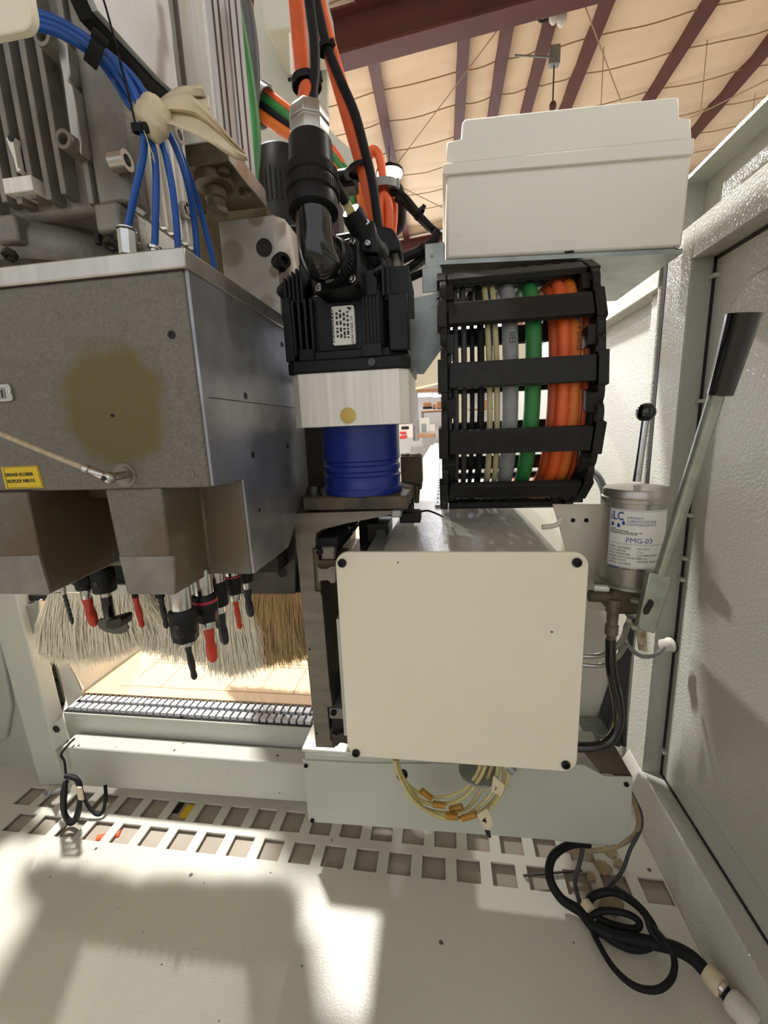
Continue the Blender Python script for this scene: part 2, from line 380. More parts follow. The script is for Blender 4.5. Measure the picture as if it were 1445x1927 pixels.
# ------------------------------------------------------------------ roof fittings
def highbay(p, label):
    t = thing('high_bay_lamp', label, 'lamp', p)
    x, y, z = p
    MB().lathe([(0.03, .14), (0.08, .13), (0.10, .06), (0.24, .03), (0.25, -.01), (0.245, -.02)], p, n=28).build('housing', BLACK, t)
    MB().lathe([(0.0, -.13), (0.10, -.12), (0.20, -.07), (0.24, -.005), (0.0, 0)], p, n=28).build('lens', LAMPE, t)
    MB().cyl((x, y, z + .13), (x, y, RZ(x) + .02), 0.008, n=6).build('hanger', DSTEEL, t)
highbay(LAMPS[0], 'glaring round high bay lamp hanging under the roof beside the orange cables')
def rod(a, b, r, label, cat='rod', name='brace_rod', m=STRAP, group=None):
    return tag(MB().cyl(a, b, r, n=6).build(name, m), label, cat, group)
rod(W(945, 45, 6.3), W(742, 315, 8.7), .008, 'long thin brace rod slanting down left of the white top box')
rod(W(1102, 15, 6.2), W(1168, 190, 8.4), .008, 'thin brace rod crossing two purlins above the white top box')
rod(W(1445, 150, 6.6), W(1300, 222, 8.2), .008, 'thin brace rod crossing the rightmost purlin')
rod(W(755, 352, 9.4), W(835, 392, 10.4), .008, 'short thin brace rod below the glaring lamp')
for (a, b), l in zip((((1136, 88), (1131, 196)), ((1331, 75), (1319, 205)), ((1421, 175), (1416, 212))),
                     ('hanging wire above the middle of the white top box', 'hanging wire between the two rightmost purlins', 'short hanging wire under the rightmost purlin')):
    q_ = WZ(*a, 5.1); q_ = WZ(*a, RZ(q_.x) + .02); rod(q_, W(*b, q_.y + .1), .006, l, 'wire', 'hanging_wire')
t = thing('conduit_box', 'grey junction box on the purlin with a pull cord hanging below it', 'junction box', W(1043, 106, 7.12))
c = W(1043, 108, 7.12)
MB().box(c.x - .07, c.x + .07, c.y - .05, c.y + .05, c.z - .10, c.z + .12).build('box_body', GALV, t, bevel=.01)
MB().cyl(c, W(968, 104, 7.12), .012, n=8).build('conduit', GALV, t)
MB().cyl(c, W(1040, 196, 7.12), .010, n=8).build('cord', DSTEEL, t)
MB().ball(W(1040, 200, 7.12), .05, 10, (1, 1, 1.3)).build('pull_knob', MAROON, t)
t = thing('twin_bulb_fitting', 'pale twin bulb fitting fixed under the near rafter', 'light fitting', W(1050, 12, 6.4))
for px, py in ((1042, 28), (1057, 33)):
    MB().ball(W(px, py, 6.35), .075, 12, (.8, .8, 1.3)).build('bulb', WHITET, t)
MB().tube([W(1005, 28, 6.4), W(1018, 40, 6.4), W(1033, 34, 6.4), W(1036, 12, 6.4)], .016, 8).build('flex', DSTEEL, t)
MB().box(W(1036, 10, 6.4).x, W(1064, 10, 6.4).x, 6.3, 6.5, W(1036, 16, 6.4).z, W(1036, 2, 6.4).z).build('base', GALV, t)
t = thing('ceiling_fan', 'pale fan blades showing just above the top of the white top box', 'fan', W(1040, 205, 9))
MB().add([W(1068, 196, 9), W(1090, 160, 9), W(1106, 158, 9), W(1100, 172, 9), W(1080, 200, 9), W(1068, 196, 9.05), W(1090, 160, 9.05), W(1106, 158, 9.05), W(1100, 172, 9.05), W(1080, 200, 9.05)],
         [(0, 1, 2, 3, 4), (9, 8, 7, 6, 5)] + [(i, (i + 1) % 5, 5 + (i + 1) % 5, 5 + i) for i in range(5)]).build('blade', TAPE, t)
MB().add([W(996, 206, 9), W(1012, 200, 9), W(1020, 204, 9), W(1004, 210, 9), W(996, 206, 9.05), W(1012, 200, 9.05), W(1020, 204, 9.05), W(1004, 210, 9.05)],
         [(0, 1, 2, 3), (7, 6, 5, 4)] + [(i, (i + 1) % 4, 4 + (i + 1) % 4, 4 + i) for i in range(4)]).build('blade', TAPE, t)

# ------------------------------------------------------------------ workshop seen through the gap
YB = 6.4
def wbox(px0, py0, px1, py1, Y, dY, name, m, parent=None, bevel=.01):
    a = W(px0, py1, Y); b = W(px1, py0, Y)
    return MB().box(a.x, b.x, Y, Y + dY, a.z, b.z).build(name, m, parent, bevel)
tag(wbox(640, 690, 1060, 1010, 7.6, .1, 'wall_back', BGW), kind='structure')
tag(wbox(776, 724, 935, 738, 7.3, .2, 'wall_cabinet', CARD), 'long brown board running along the top of the far workshop wall', 'board')
for i, (a, b) in enumerate(((786, 812), (814, 845))):
    t = thing('strip_lamp', ('left' if i == 0 else 'right') + ' bright fluorescent strip lamp on the far workshop wall', 'lamp', W(a, 744, 7.2))
    wbox(a, 741, b, 747, 7.2, .06, 'tube', TUBEL, t); wbox(a, 738, b, 741, 7.2, .08, 'housing', BGW, t)
t = thing('workshop_shelf', 'orange brown shelf full of boxes on the far workshop wall', 'shelf', W(810, 772, 7))
wbox(792, 769, 930, 773, 6.9, .5, 'board', CARD, t); wbox(792, 773, 796, 786, 7.0, .3, 'bracket', BGG, t); wbox(850, 773, 854, 786, 7.0, .3, 'bracket', BGG, t)
for i, (a, y, b, y2, m, l) in enumerate(((796, 757, 811, 766, CARD, 'brown carton heaped behind dark tools on the far shelf'), (795, 765, 813, 769, BLACK, 'dark tool case lying on the left end of the far shelf'),
        (814, 760, 820, 769, CARD, 'small brown carton in the middle of the far shelf'), (822, 755, 830, 769, CARD, 'tall brown carton by the cable chain on the far shelf'),
        (905, 752, 922, 769, CARD, 'brown carton seen through the cable chain on the far shelf'))):
    tag(wbox(a, y, b, y2, 7.0, .3, 'carton' if m == CARD else 'tool_case', m), l, 'box')
t = thing('white_cabinet', 'white far cabinet with a grey door under the shelf', 'cabinet', W(796, 812, 6.6))
wbox(786, 786, 808, 814, 6.6, .4, 'body', WHITE, t); wbox(794, 797, 802, 813, 6.58, .03, 'door', BGG, t)
t = thing('white_cabinet', 'small white far cabinet left of the tall grey column with a dark slot', 'cabinet', W(764, 820, 6.3))
wbox(752, 793, 776, 825, 6.3, .4, 'body', WHITE, t); wbox(755, 802, 769, 808, 6.28, .03, 'slot', BLACK, t)
tag(wbox(752, 812, 763, 817, 6.1, .15, 'red_bin', REDP), 'upper red bin in front of the small white far cabinet', 'bin')
tag(wbox(752, 820, 764, 826, 6.1, .15, 'red_bin', REDP), 'lower red bin in front of the small white far cabinet', 'bin')
tag(wbox(777, 735, 785, 830, 6.5, .15, 'column', BGG), 'tall grey column beside the far white cabinets', 'column')
tag(wbox(808, 798, 818, 812, 6.6, .3, 'white_machine', WHITE), 'small white machine right of the far cabinet with a grey door', 'machine')
tag(wbox(786, 815, 818, 824, 6.2, .3, 'pallet', CARD), 'low tan pallet below the far white cabinet', 'pallet')
# dark underside of a far mezzanine edge, seen between motor and chain

# ================================================================== MACHINE
# ---- gantry beam (runs away from the viewer)
gb = thing('gantry_beam', 'white machine beam with a big cream end cover held by four screws', 'machine beam', (0.015, 0.5, -0.46))
MB().box(-0.112, 0.150, 0.512, 4.0, -0.45, -0.172).build('beam_body', PAINT, gb, bevel=.004)
MB().prism([(-0.080, -0.172), (-0.080, -0.158), (-0.076, -0.155), (0.128, -0.155), (0.152, -0.172)], 'y', 0.505, 4.0).build('top_cover', LIDTOP, gb, bevel=.001)
MB().prism(rrect(-0.139, 0.1705, -0.457, -0.153, 0.018), 'y', 0.4985, 0.504).build('end_cover', CREAM, gb, bevel=.0012)
MB().box(-0.145, -0.112, 0.506, 0.53, -0.43, -0.25).build('side_flange', PAINT, gb)
for px, py in ((644, 1059), (1085, 1058), (670, 1416), (1064, 1438)):
    screw(W(px, py, .4985), (0, -1, 0), 0.0056, gb, BLACK, .004)
for z0 in (-0.20, -0.43):
    MB().box(-0.132, -0.112, 0.535, 1.5, z0 - .012, z0 + .012).build('guide_rail', STEEL, gb, bevel=.001)
MB().cyl((-0.128, 0.53, -0.262), (-0.128, 0.9, -0.262), .011, n=14).build('bumper', RUBBER, gb)
for x in (0.0, .035, .06, .085, .11):                        # slots stamped in the top cover
    MB().box(x, x + .006, .545, .56, -.1555, -.1545).build('slot', WHITE, gb)
# perforated edge strip along the beam
st = tag(MB().box(-0.016, -0.006, 0.8, 3.9, -0.155, -0.150).build('perforated_strip', GALV), 'long narrow perforated strip lying along the beam top', 'strip')
for k in range(60):
    o = MB().box(-0.013, -0.009, 0.82 + .05 * k, 0.84 + .05 * k, -.1502, -.1495).build('perforation', BLACK, st, smooth_=False)

# ---- steel carriage that slides on the beam
cb = thing('carriage_bracket', 'ground steel angle bracket left of the cream end cover', 'bracket', (-0.18, .52, -.46))
P = [W(*p, .52) for p in [(551, 966), (737, 961), (737, 969), (650, 986), (606, 997), (596, 1003), (594, 1012), (594, 1031), (588, 1032), (593, 1113), (602, 1113), (606, 1123), (620, 1291), (626, 1330), (616, 1332), (622, 1395), (629, 1396), (630, 1408), (594, 1406)]]
MB().prism([(p.x, p.z) for p in P], 'y', .52, .80).build('frame', STEEL, cb, bevel=.0008)
MB().box(P[1].x - .001, P[1].x + .012, .521, .66, P[2].z - .004, P[1].z).build('flange_end', GALV, cb, bevel=.002)
def bx(px0, py0, px1, py1, Y, dY, name, m, parent, bevel=.001):
    a = W(px0, py1, Y); b = W(px1, py0, Y)
    return MB().box(a.x, b.x, Y, Y + dY, a.z, b.z).build(name, m, parent, bevel)
bx(588, 1033, 598, 1112, .523, .2, 'back_shim', CASTBROWN, cb, 0)
bx(599, 1012, 634, 1040, .53, .1, 'guide_carriage', BLACK, cb)
bx(604, 1030, 629, 1054, .522, .01, 'end_seal', ALUCAST, cb, .003)
bx(600, 1054, 636, 1072, .524, .06, 'guide_carriage', CASTBROWN, cb)
pl = [W(*p, .519) for p in [(597, 1066), (604, 1070), (616, 1070), (622, 1066), (632, 1064), (632, 1095), (624, 1097), (618, 1091), (607, 1091), (600, 1095)]]
MB().prism([(p.x, p.z) for p in pl], 'y', .517, .521).build('wiper_plate', ALUCAST, cb)
bx(620, 1335, 652, 1352, .523, .1, 'guide_carriage', ALUCAST, cb); bx(625, 1352, 650, 1378, .526, .1, 'guide_carriage', RECESS, cb)
pl = [W(*p, .519) for p in [(625, 1378), (634, 1382), (642, 1378), (655, 1376), (655, 1398), (645, 1396), (640, 1396), (635, 1402), (626, 1403)]]
MB().prism([(p.x, p.z) for p in pl], 'y', .517, .521).build('wiper_plate', DSTEEL, cb)
MB().tube([W(603, 1020, .535), W(640, 1000, .58), W(662, 990, .62)], .009, 10).build('grease_nipple_tube', RUBBER, cb)
MB().cyl(W(650, 996, .59), W(668, 986, .64), .007, n=10).build('rod', CHROME, cb)
bx(692, 985, 730, 1022, .66, .06, 'inner_block', DSTEEL, cb); MB().lathe([(.008, 0), (.008, .003), (0, .003)], W(717, 1004, .66), (0, -1, 0), 14).build('plug', ALUCAST, cb)
MB().box(-.148, -.113, .70, .71, -.455, -.15).box(-.148, -.05, .70, .71, -.15, -.108).build('dark_backing', RECESS, cb)  # dark sheet added where the gap behind the bracket lies in shade
MB().box(-.27, -.12, .70, .72, -.12, .04).build('rear_guard', RECESS, cb); MB().box(-.193, -.185, .66, .70, -.11, -.04).build('rear_strip', CASTBROWN, cb)
for px, py, nm in ((602, 1038, 0), (628, 1340, 0)): screw(W(px, py, .522), (0, -1, 0), .0045, cb, BLACK)
for px, py in ((583, 1222), (596, 1380)): MB().lathe([(.0018, 0), (.0018, .0006), (0, .0006)], W(px, py, .52), (0, -1, 0), 8).build('pin_hole', BLACK, cb)

# ---- servo drive: black flange, blue housing, aluminium block, black motor
sd = thing('gear_unit', 'blue cylindrical gear housing between bright aluminium block and black base plate', 'gearbox', (-0.113, .577, -.105))
MB().box(-.186, -.045, .525, .66, -.104, -.086).build('base_plate', mat('dusty_black', '#2b2927', .55, var=.5, vscale=25, col2='#6a5a42'), sd, bevel=.002)
MB().lathe([(.055, -.086), (.056, -.078), (.053, -.074), (.0535, -.062), (.0515, -.060), (.0515, -.056), (.0535, -.054), (.0535, -.048), (.0515, -.046), (.0515, -.042), (.0535, -.040), (.0535, .006), (0, .006)], (-.1125, .577, 0), n=48).build('blue_housing', BLUE, sd)
oct_ = lambda x0, x1, y0, y1, c: [(x0 + c, y0), (x1 - c, y0), (x1, y0 + c), (x1, y1 - c), (x1 - c, y1), (x0 + c, y1), (x0, y1 - c), (x0, y0 + c)]
MB().prism(oct_(-.183, -.0385, .505, .65, .011), 'z', .005, .0685).build('adapter_block', ALUL, sd, bevel=.0006)
MB().lathe([(.0095, 0), (.0095, .0014), (.0085, .002), (0, .002)], W(655, 782, .505), (0, -1, 0), 28).build('yellow_plug', mat('plug_yellow', '#d2b765', .5), sd)['label'] = 'yellow plastic plug'
for px, py, Y in ((592, 937, .545), (691, 937, .535)):
    p = W(px, py, Y); p.z = -.086
    MB().lathe([(.0115, 0), (.0115, .002), (.0085, .002), (.0085, .013), (.007, .0145), (.004, .0145), (.004, .008), (0, .008)], p, n=18).build('bolt', DSTEEL, sd)

sm = thing('servo_motor', 'black finned servo motor standing on the aluminium block', 'motor', (-.111, .577, .07))
MB().prism(oct_(-.186, -.036, .502, .652, .010), 'z', .0685, .083).build('mounting_flange', BLACK, sm, bevel=.002)
MB().prism(oct_(-.180, -.042, .5085, .645, .018), 'z', .083, .0935).build('base_rim', BLACK, sm, bevel=.0015)
core = MB().prism(oct_(-.174, -.046, .517, .64, .022), 'z', .0935, .158); core.build('body', BLACK, sm, bevel=.002)
fin = MB()
for x in (-.1745, -.167, -.1595, -.152): fin.box(x, x + .0028, .507, .53, .09, .152)
fin.build('fins', BLACK, sm); fin = MB()
for k in range(5): x = -.0895 + .0042 * k; fin.box(x, x + .0022, .5085, .52, .086, .150)
fin.box(-.0905, -.0695, .511, .52, .085, .156).build('rib_bank', BLACK, sm)
MB().prism([(-.0905, .150), (-.0715, .150), (-.0715, .168), (-.0745, .171), (-.0745, .177), (-.0865, .177), (-.0865, .171), (-.0905, .168)], 'y', .508, .525).build('lug', BLACK, sm, bevel=.001)
MB().box(-.060, -.037, .506, .535, .088, .150).build('corner_post', BLACK, sm, bevel=.002)
MB().box(-.186, -.175, .506, .54, .083, .156).build('corner_post', BLACK, sm, bevel=.002)
MB().box(-.092, -.068, .5015, .53, .083, .098).build('foot_lug', BLACK, sm, bevel=.001)
MB().box(-.168, -.150, .5035, .53, .083, .096).build('foot_lug', BLACK, sm, bevel=.001)
MB().lathe([(.0045, 0), (.0045, .003), (0, .003)], (-.080, .5015, .076), (0, -1, 0), 14).build('bolt_head', BLACKG, sm)
fin = MB()
for k in range(5): x = -.066 + .0055 * k; fin.box(x, x + .0026, .511 + .004 * k, .56, .150, .189 - .002 * k)
fin.box(-.067, -.036, .520, .62, .148, .182).build('shoulder_fins', BLACK, sm)
fin = MB()
for k in range(5): x = -.183 + .005 * k; fin.box(x, x + .0026, .512, .56, .150, .178 + .003 * k)
fin.box(-.186, -.16, .518, .62, .148, .176).build('shoulder_fins', BLACK, sm)
MB().loft([[Vector((x, y, .158)) for x, y in oct_(-.170, -.045, .517, .64, .024)], [Vector((x, y, .190)) for x, y in oct_(-.160, -.056, .524, .635, .026)], [Vector((x, y, .214)) for x, y in oct_(-.150, -.062, .535, .625, .026)]]).build('end_bell', BLACK, sm, bevel=.002)
MB().prism([(-.13, .212), (-.048, .212), (-.048, .224), (-.056, .239), (-.068, .243), (-.13, .240)], 'y', .56, .615).build('encoder_cap', BLACK, sm, bevel=.004)
# rating plate
ra = MB().prism(rrect(W(621, 573, .5065).x, W(664, 573, .5065).x, W(640, 648, .5065).z, W(640, 574, .5065).z, .002, 3), 'y', .5105, .5172).build('rating_plate', WHITET, sm)
a0 = W(621, 650, .51); a1 = W(664, 573, .51); bars = MB(); z = a0.z + .003
while z < a1.z - .004:
    h = rnd.choice((.0006, .001, .0016)); bars.box(a0.x + .0025, a0.x + .0062, .5100, .5106, z, z + h); z += h + rnd.choice((.0007, .0012))
bars.build('barcode', INK, ra)
text('AC SERVO MOTOR', .0042, (a0.x + .0262, .5099, a1.z - .012), (0, 0, -1), (1, 0, 0), 'print', INK, ra)
bars = MB()
for i in range(4):
    z = a1.z - rnd.uniform(.004, .01)
    while z > a0.z + .008:
        h = rnd.uniform(.0012, .005); bars.box(a0.x + .0088 + .0043 * i, a0.x + .0112 + .0043 * i, .5100, .5106, z - h, z); z -= h + rnd.uniform(.0008, .003)
bars.build('print', INK, ra)
MB().prism([(a1.x - .008, a1.z - .002), (a1.x - .002, a1.z - .003), (a1.x - .0045, a1.z - .006)], 'y', .5099, .5105).build('mark', INK, ra)
# power connector: tilted socket plate, elbow, coupling nuts, cable gland
po = W(632, 500, .497); ax = Vector((-.25, -.92, .22)).normalized()
u = Vector((1, 0, 0)); u = (u - ax * u.dot(ax)).normalized(); w = ax.cross(u)
if w.z < 0: w = -w
sk = thing('power_connector', 'big black elbow plug with ribbed nuts on front of the servo motor', 'connector', po)
def sq(c, h, d): return [c + u * (h * p) + w * (h * q) + ax * d for p, q in rrect(-1, 1, -1, 1, .18, 4)]
MB().loft([sq(po, .027, -.030), sq(po, .027, 0)]).build('socket_plate', BLACK, sk, bevel=.001)
for p, q in ((-.78, -.78), (.78, -.78), (.78, .78), (-.78, .78)): screw(po + u * (.027 * p) + w * (.027 * q), ax, .0044, sk, CHROME, .003)
MB().lathe([(.023, 0), (.0235, .004), (.0235, .014), (.021, .016), (.020, .022), (.018, .022)], po, ax, 36).build('locking_ring', RUBBER, sk)
kn = MB()
for k in range(36):
    a = 2 * pi * k / 36; d = (u * cos(a) + w * sin(a)); kn.cyl(po + d * .0237 + ax * .003, po + d * .0237 + ax * .013, .0010, n=4)
kn.build('knurl', RUBBER, sk)
e0 = po + ax * .02; e3 = W(590, 398, .452); e4 = W(588, 372, .452)
MB().tube([e0 - ax * .006, e0 + ax * .004, W(608, 497, .458), W(597, 470, .452), W(592, 430, .452), e3], .0185, 22, 8).build('elbow', BLACKG, sk)
up = (W(583, 250, .466) - e3).normalized()
def along(d): return e3 + up * d
L_ = (W(583, 250, .466) - e3).length
MB().lathe([(.0195, -.004), (.0245, -.002), (.0255, .004), (.0245, .010), (.0245, .012), (.0262, .013), (.0262, .022), (.0245, .023), (.0245, .026), (.0257, .027), (.0257, .037), (.022, .040), (.0215, .066), (0, .066)], along(0), up, 40).build('coupling_nut', BLACK, sk)
kn = MB(); q1 = up.orthogonal().normalized(); q2 = up.cross(q1)
for k in range(60):
    a = 2 * pi * k / 60; d = q1 * cos(a) + q2 * sin(a)
    kn.cyl(along(.0135) + d * .0262, along(.0215) + d * .0262, .0007, n=4); kn.cyl(along(.0275) + d * .0257, along(.0365) + d * .0257, .0007, n=4)
kn.build('knurl', BLACK, sk)
MB().lathe([(.0185, .064), (.0200, .066), (.0200, .080), (.0185, .0805), (.0185, .082), (.0205, .083), (.0205, .093), (.0175, .098), (.011, .100), (0, .1)], along(0), up, 8).build('gland_nut', ALU, sk, bevel=.0008)
gtop = along(.098)
# encoder plug with rubber boot
sp = thing('encoder_plug', 'small black rubber booted plug with pale yellow sleeve on the motor', 'connector', W(690, 455, .525))
MB().lathe([(.010, 0), (.0125, .006), (.0125, .024), (.0150, .028), (.0150, .036), (.0150, .044), (.018, .05), (.018, .058)], W(660, 396, .497), W(698, 470, .53) - W(660, 396, .497), 20).build('rubber_boot', RUBBER, sp)
c1 = W(647, 375, .494); c2 = W(664, 405, .497)
d = (c2 - c1).normalized(); MB().lathe([(.0058, 0), (.0062, .001), (.0062, .019), (.0058, .02)], c1, d, 4, ).build('sleeve', mat('sleeve_yellow', '#cdbf86', .5), sp, bevel=.0006)
for px, py in ((690, 420), (692, 459), (657, 468)): screw(W(px, py, .505), (-.1, -1, .1), .0034, sp, CHROME, .003)
MB().prism([(p.x, p.z) for p in [W(660, 408, .512), W(705, 418, .512), W(712, 478, .512), W(668, 474, .512)]], 'y', .508, .56).build('plug_base', BLACK, sp, bevel=.002)

# second, larger black motor behind
sm2 = thing('rear_motor', 'tall black round motor with ribbed collar standing behind the servo motor', 'motor', W(530, 560, .74))
c = W(536, 420, .74)
def zz(py, Y=.74): return W(536, py, Y).z
MB().lathe([(.052, zz(590)), (.052, zz(408)), (.049, zz(404)), (.049, zz(345)), (.042, zz(343)), (.042, zz(300)), (.039, zz(294)), (0, zz(292))], (c.x, c.y, 0), n=40).build('body', BLACK, sm2)
fin = MB()
for k in range(40):
    a = 2 * pi * k / 40; fin.cyl((c.x + .049 * cos(a), c.y + .049 * sin(a), zz(402)), (c.x + .049 * cos(a), c.y + .049 * sin(a), zz(346) + rnd.uniform(-.003, .003)), .0016, n=4)
fin.build('ribs', BLACK, sm2)
MB().box(c.x + .0, c.x + .09, c.y - .045, c.y + .05, zz(560), zz(372)).build('terminal_box', BLACK, sm2, bevel=.006)
MB().cyl(W(515, 432, .685), W(560, 428, .685), .004, n=8).build('bar', BLACK, sm2)
vb = thing('small_valve', 'small black valve fitting with short stub left of the orange cable', 'valve', W(655, 335, .70))
bx(636, 322, 668, 352, .70, .03, 'body', BLACK, vb, .003); MB().cyl(W(668, 333, .715), W(680, 334, .715), .006, n=10).build('stub', BLACK, vb); MB().cyl(W(640, 330, .7), W(655, 328, .69), .008, n=10).build('cap', BLACK, vb)

# galvanised plate right of the motor
gp = thing('side_plate', 'speckled galvanised plate between servo motor and cable chain', 'plate', W(800, 700, .68))
P = [W(*p, .68) for p in [(762, 566), (832, 548), (832, 655), (797, 704), (762, 704)]]
MB().prism([(p.x, p.z) for p in P], 'y', .68, .684).build('sheet', GALV, gp)
for px, py in ((826, 565), (826, 578), (826, 531)): screw(W(px, py, .68), (0, -1, 0), .0036, gp, DSTEEL, .005)
bx(795, 500, 832, 552, .70, .03, 'upper_bracket', GALV, gp); bx(800, 455, 836, 505, .71, .03, 'riser', GALV, gp)
ov = tag(MB().prism([(p.x, p.z) for p in [W(*q, 1.5) for q in [(770, 690), (835, 655), (1000, 640), (1000, 690), (882, 710), (882, 885), (852, 885), (852, 715), (835, 718), (770, 733)]]], 'y', 1.5, 1.56).build('hood_panel', CREAM, bevel=.003), 'tan hood panel behind the galvanised plate', 'panel')
# junction lump below plate: small rusty block and limit switch
lb = thing('grease_block', 'brown oily block right of the blue housing', 'block', W(775, 910, .66))
bx(755, 858, 793, 912, .66, .04, 'body', CASTBROWN, lb, .001)
for px in (763, 783): MB().lathe([(.0085, 0), (.0085, .002), (.004, .004), (0, .004)], W(px, 857, .675), n=14).build('cap', BRASS, lb)
MB().cyl(W(784, 912, .665), W(784, 946, .665), .006, .004, n=10).build('nozzle', CASTBROWN, lb); bx(766, 912, 793, 922, .662, .03, 'shoulder', CASTBROWN, lb)
ls = thing('limit_switch', 'small black limit switch with thin cable on the beam top', 'switch', W(770, 985, .56))
bx(752, 965, 791, 985, .56, .03, 'body', BLACK, ls, .002); bx(762, 955, 775, 966, .565, .02, 'actuator', BLACK, ls, .001); bx(742, 940, 772, 952, .60, .02, 'head', BLACK, ls, .001)
MB().tube([W(790, 963, .57), W(805, 961, .60), W(822, 967, .62), W(832, 972, .66)], .0016, 6).build('cable', RUBBER, ls)

# ---- cable chain
PR = [(.98, -.147), (.90, -.147), (.82, -.148), (.728, -.142), (.635, -.100), (.592, -.024), (.590, .066), (.614, .150), (.660, .210), (.742, .222), (.83, .222), (.92, .222)]
PV = [Vector((0, a, b)) for a, b in PR]
def chain_path(off, seg=6):
    P = smooth(PV, seg); out = []
    for k, p in enumerate(P):
        t = (P[min(k + 1, len(P) - 1)] - P[max(k - 1, 0)]).normalized(); n = -Vector((0, t.z, -t.y))   # points outwards
        out.append(p - n * off)
    return out
cc = thing('cable_chain', 'black plastic cable chain bent like a U in front of the wall', 'cable chain', (0.1, .6, -.155))
links = [2, 3, 4, 5, 6, 7, 8, 9, 10]
def frame_at(i):
    t = (PV[i + 1] - PV[i - 1]).normalized(); n = -Vector((0, t.z, -t.y))
    return PV[i], t, n
def slab(mb, c, t, n, x0, x1, ha, hb, d0, d1, r=0):
    """block across x with half length along the tangent and depth along the inward normal"""
    vs = [Vector((x, 0, 0)) + c + t * a - n * d for x in (x0, x1) for a in (ha, hb) for d in (d0, d1)]
    mb.add(vs, [(0, 1, 3, 2), (4, 6, 7, 5), (0, 4, 5, 1), (2, 3, 7, 6), (0, 2, 6, 4), (1, 5, 7, 3)])
def sidelink(mb, c, t, n, x0, x1, L, d):
    ol = rrect(-L, L, 0, d, .018, 4)
    mb.loft([[Vector((x, 0, 0)) + c + t * a - n * b for a, b in ol] for x in (x0, x1)])
for k, i in enumerate(links):
    c, t, n = frame_at(i)
    mb = MB(); slab(mb, c, t, n, .010, .197, -.0168, .0168, -.001, .008); mb.build('crossbar', CHAINP, cc, bevel=.0012)
    mb = MB(); slab(mb, c, t, n, .010, .197, -.014, .014, .052, .057); mb.build('inner_crossbar', CHAINP, cc)
    o = .004 * (k % 2)
    for s0, s1 in ((-.001, .008), (.199, .208)):
        sg = -1 if s0 < .1 else 1
        mb = MB(); sidelink(mb, c, t, n, s0, s1, .047, .058); mb.build('side_link', CHAINP, cc, bevel=.001)
        mb = MB(); slab(mb, c, t, n, s0 - (0 if sg > 0 else .004), s1 + (.004 if sg > 0 else 0), -.022, .022, -.002, .012); mb.build('snap_latch', CHAINP, cc, bevel=.001)
        mb = MB(); slab(mb, c + t * .044, t, n, s1 - .003 if sg < 0 else s0 - .010, s1 + .010 if sg < 0 else s0 + .003, -.012, .014, .010, .05); mb.build('hinge_plate', CHAINP, cc, bevel=.001)
c, t, n = frame_at(8)
for k in range(8):
    mb = MB(); slab(mb, c, t, n, .02 + .0215 * k, .031 + .0215 * k, .019, .026, 0, .006); mb.build('comb_tooth', CHAINP, cc)
# cables inside the chain: px at mid height, radius, material, label, drift at the foot, depth
CB = [(846, 4, DGREY, 'thin dark grey cable nearest the left side of the chain', 0), (858, 5, DGREY, 'dark grey cable, second from the left in the chain', -2),
      (871, 5, DGREY, 'dark grey cable, third from the left in the chain', 3), (884, 4, RUBBER, 'black cable left of the cream tubes in the chain', 2),
      (898, 6, RUBBER, 'black cable touching the cream tubes in the chain', -4), (911, 5, CREAMT, 'left cream tube in the cable chain', 8), (925, 5, CREAMT, 'right cream tube in the cable chain', 6),
      (918, 4, BLUEH, 'blue tube between the two cream tubes in the chain', -10), (950, 13.5, GREYC, 'thick light grey printed cable in the chain', 2), (988, 13.5, GREEN, 'thick green cable in the middle of the chain', -14),
      (1022, 9, RUST, 'rust coloured cable left of the bright orange cable in the chain', -16), (1037, 10.5, ORANGE, 'bright orange cable in the chain', -22), (1056, 11, AMBER, 'amber orange printed cable in the chain', -26),
      (1077, 6, RUST, 'rust coloured cable beside the right black cable in the chain', -30), (1094, 12, RUBBER, 'thick black cable at the right side of the chain', -34)]
YM = .625
ch_cables = []
for k, (px, r, m, lab, dr) in enumerate(CB):
    x = (px - 832) / 780 * YM; rr = r / 780 * YM; back = .008 if px in (918, 884, 1022, 1077) else 0
    pa = chain_path(.014 + rr + back, 5); N_ = len(pa); pts = []
    for j, p in enumerate(pa):
        if j < 6 or j > N_ - 3: continue
        s = j / N_; ext = dr / 780 * YM * max(0, (.62 - s) / .4) * .55
        pts.append(Vector((x + ext + .0012 * sin(7 * s + k), p.y, p.z)))
    ch_cables.append((tag(MB().tube(pts, rr, 14, 2).build('chain_cable', m), lab, 'cable'), x, rr))
def cable_text(s, idx, zc, size, up):
    o, x, rr = ch_cables[idx]; y = .605 - .014
    # print runs along the sheath, wrapped on its round front
    ax_y = lambda z: .588 + .014 + rr + max(0, (z - .066) ** 2 * 2.2)
    def wrap(tx, ty):
        z = zc - tx if up < 0 else zc + tx; a = (ty - size * .35) / rr * (1 if up < 0 else -1)
        return Vector((x + (rr + .0004) * sin(a), ax_y(z) - (rr + .0004) * cos(a), z))
    text(s, size, (0, 0, 0), (1, 0, 0), (0, 0, 1), 'print', INK, o, wrap=wrap)
cable_text('ce 4 shield', 12, .135, .0105, -1); cable_text('Performance', 12, .045, .0105, -1); cable_text('IIEI', 8, .12, .012, -1); cable_text('I I I I I', 8, .03, .008, -1)

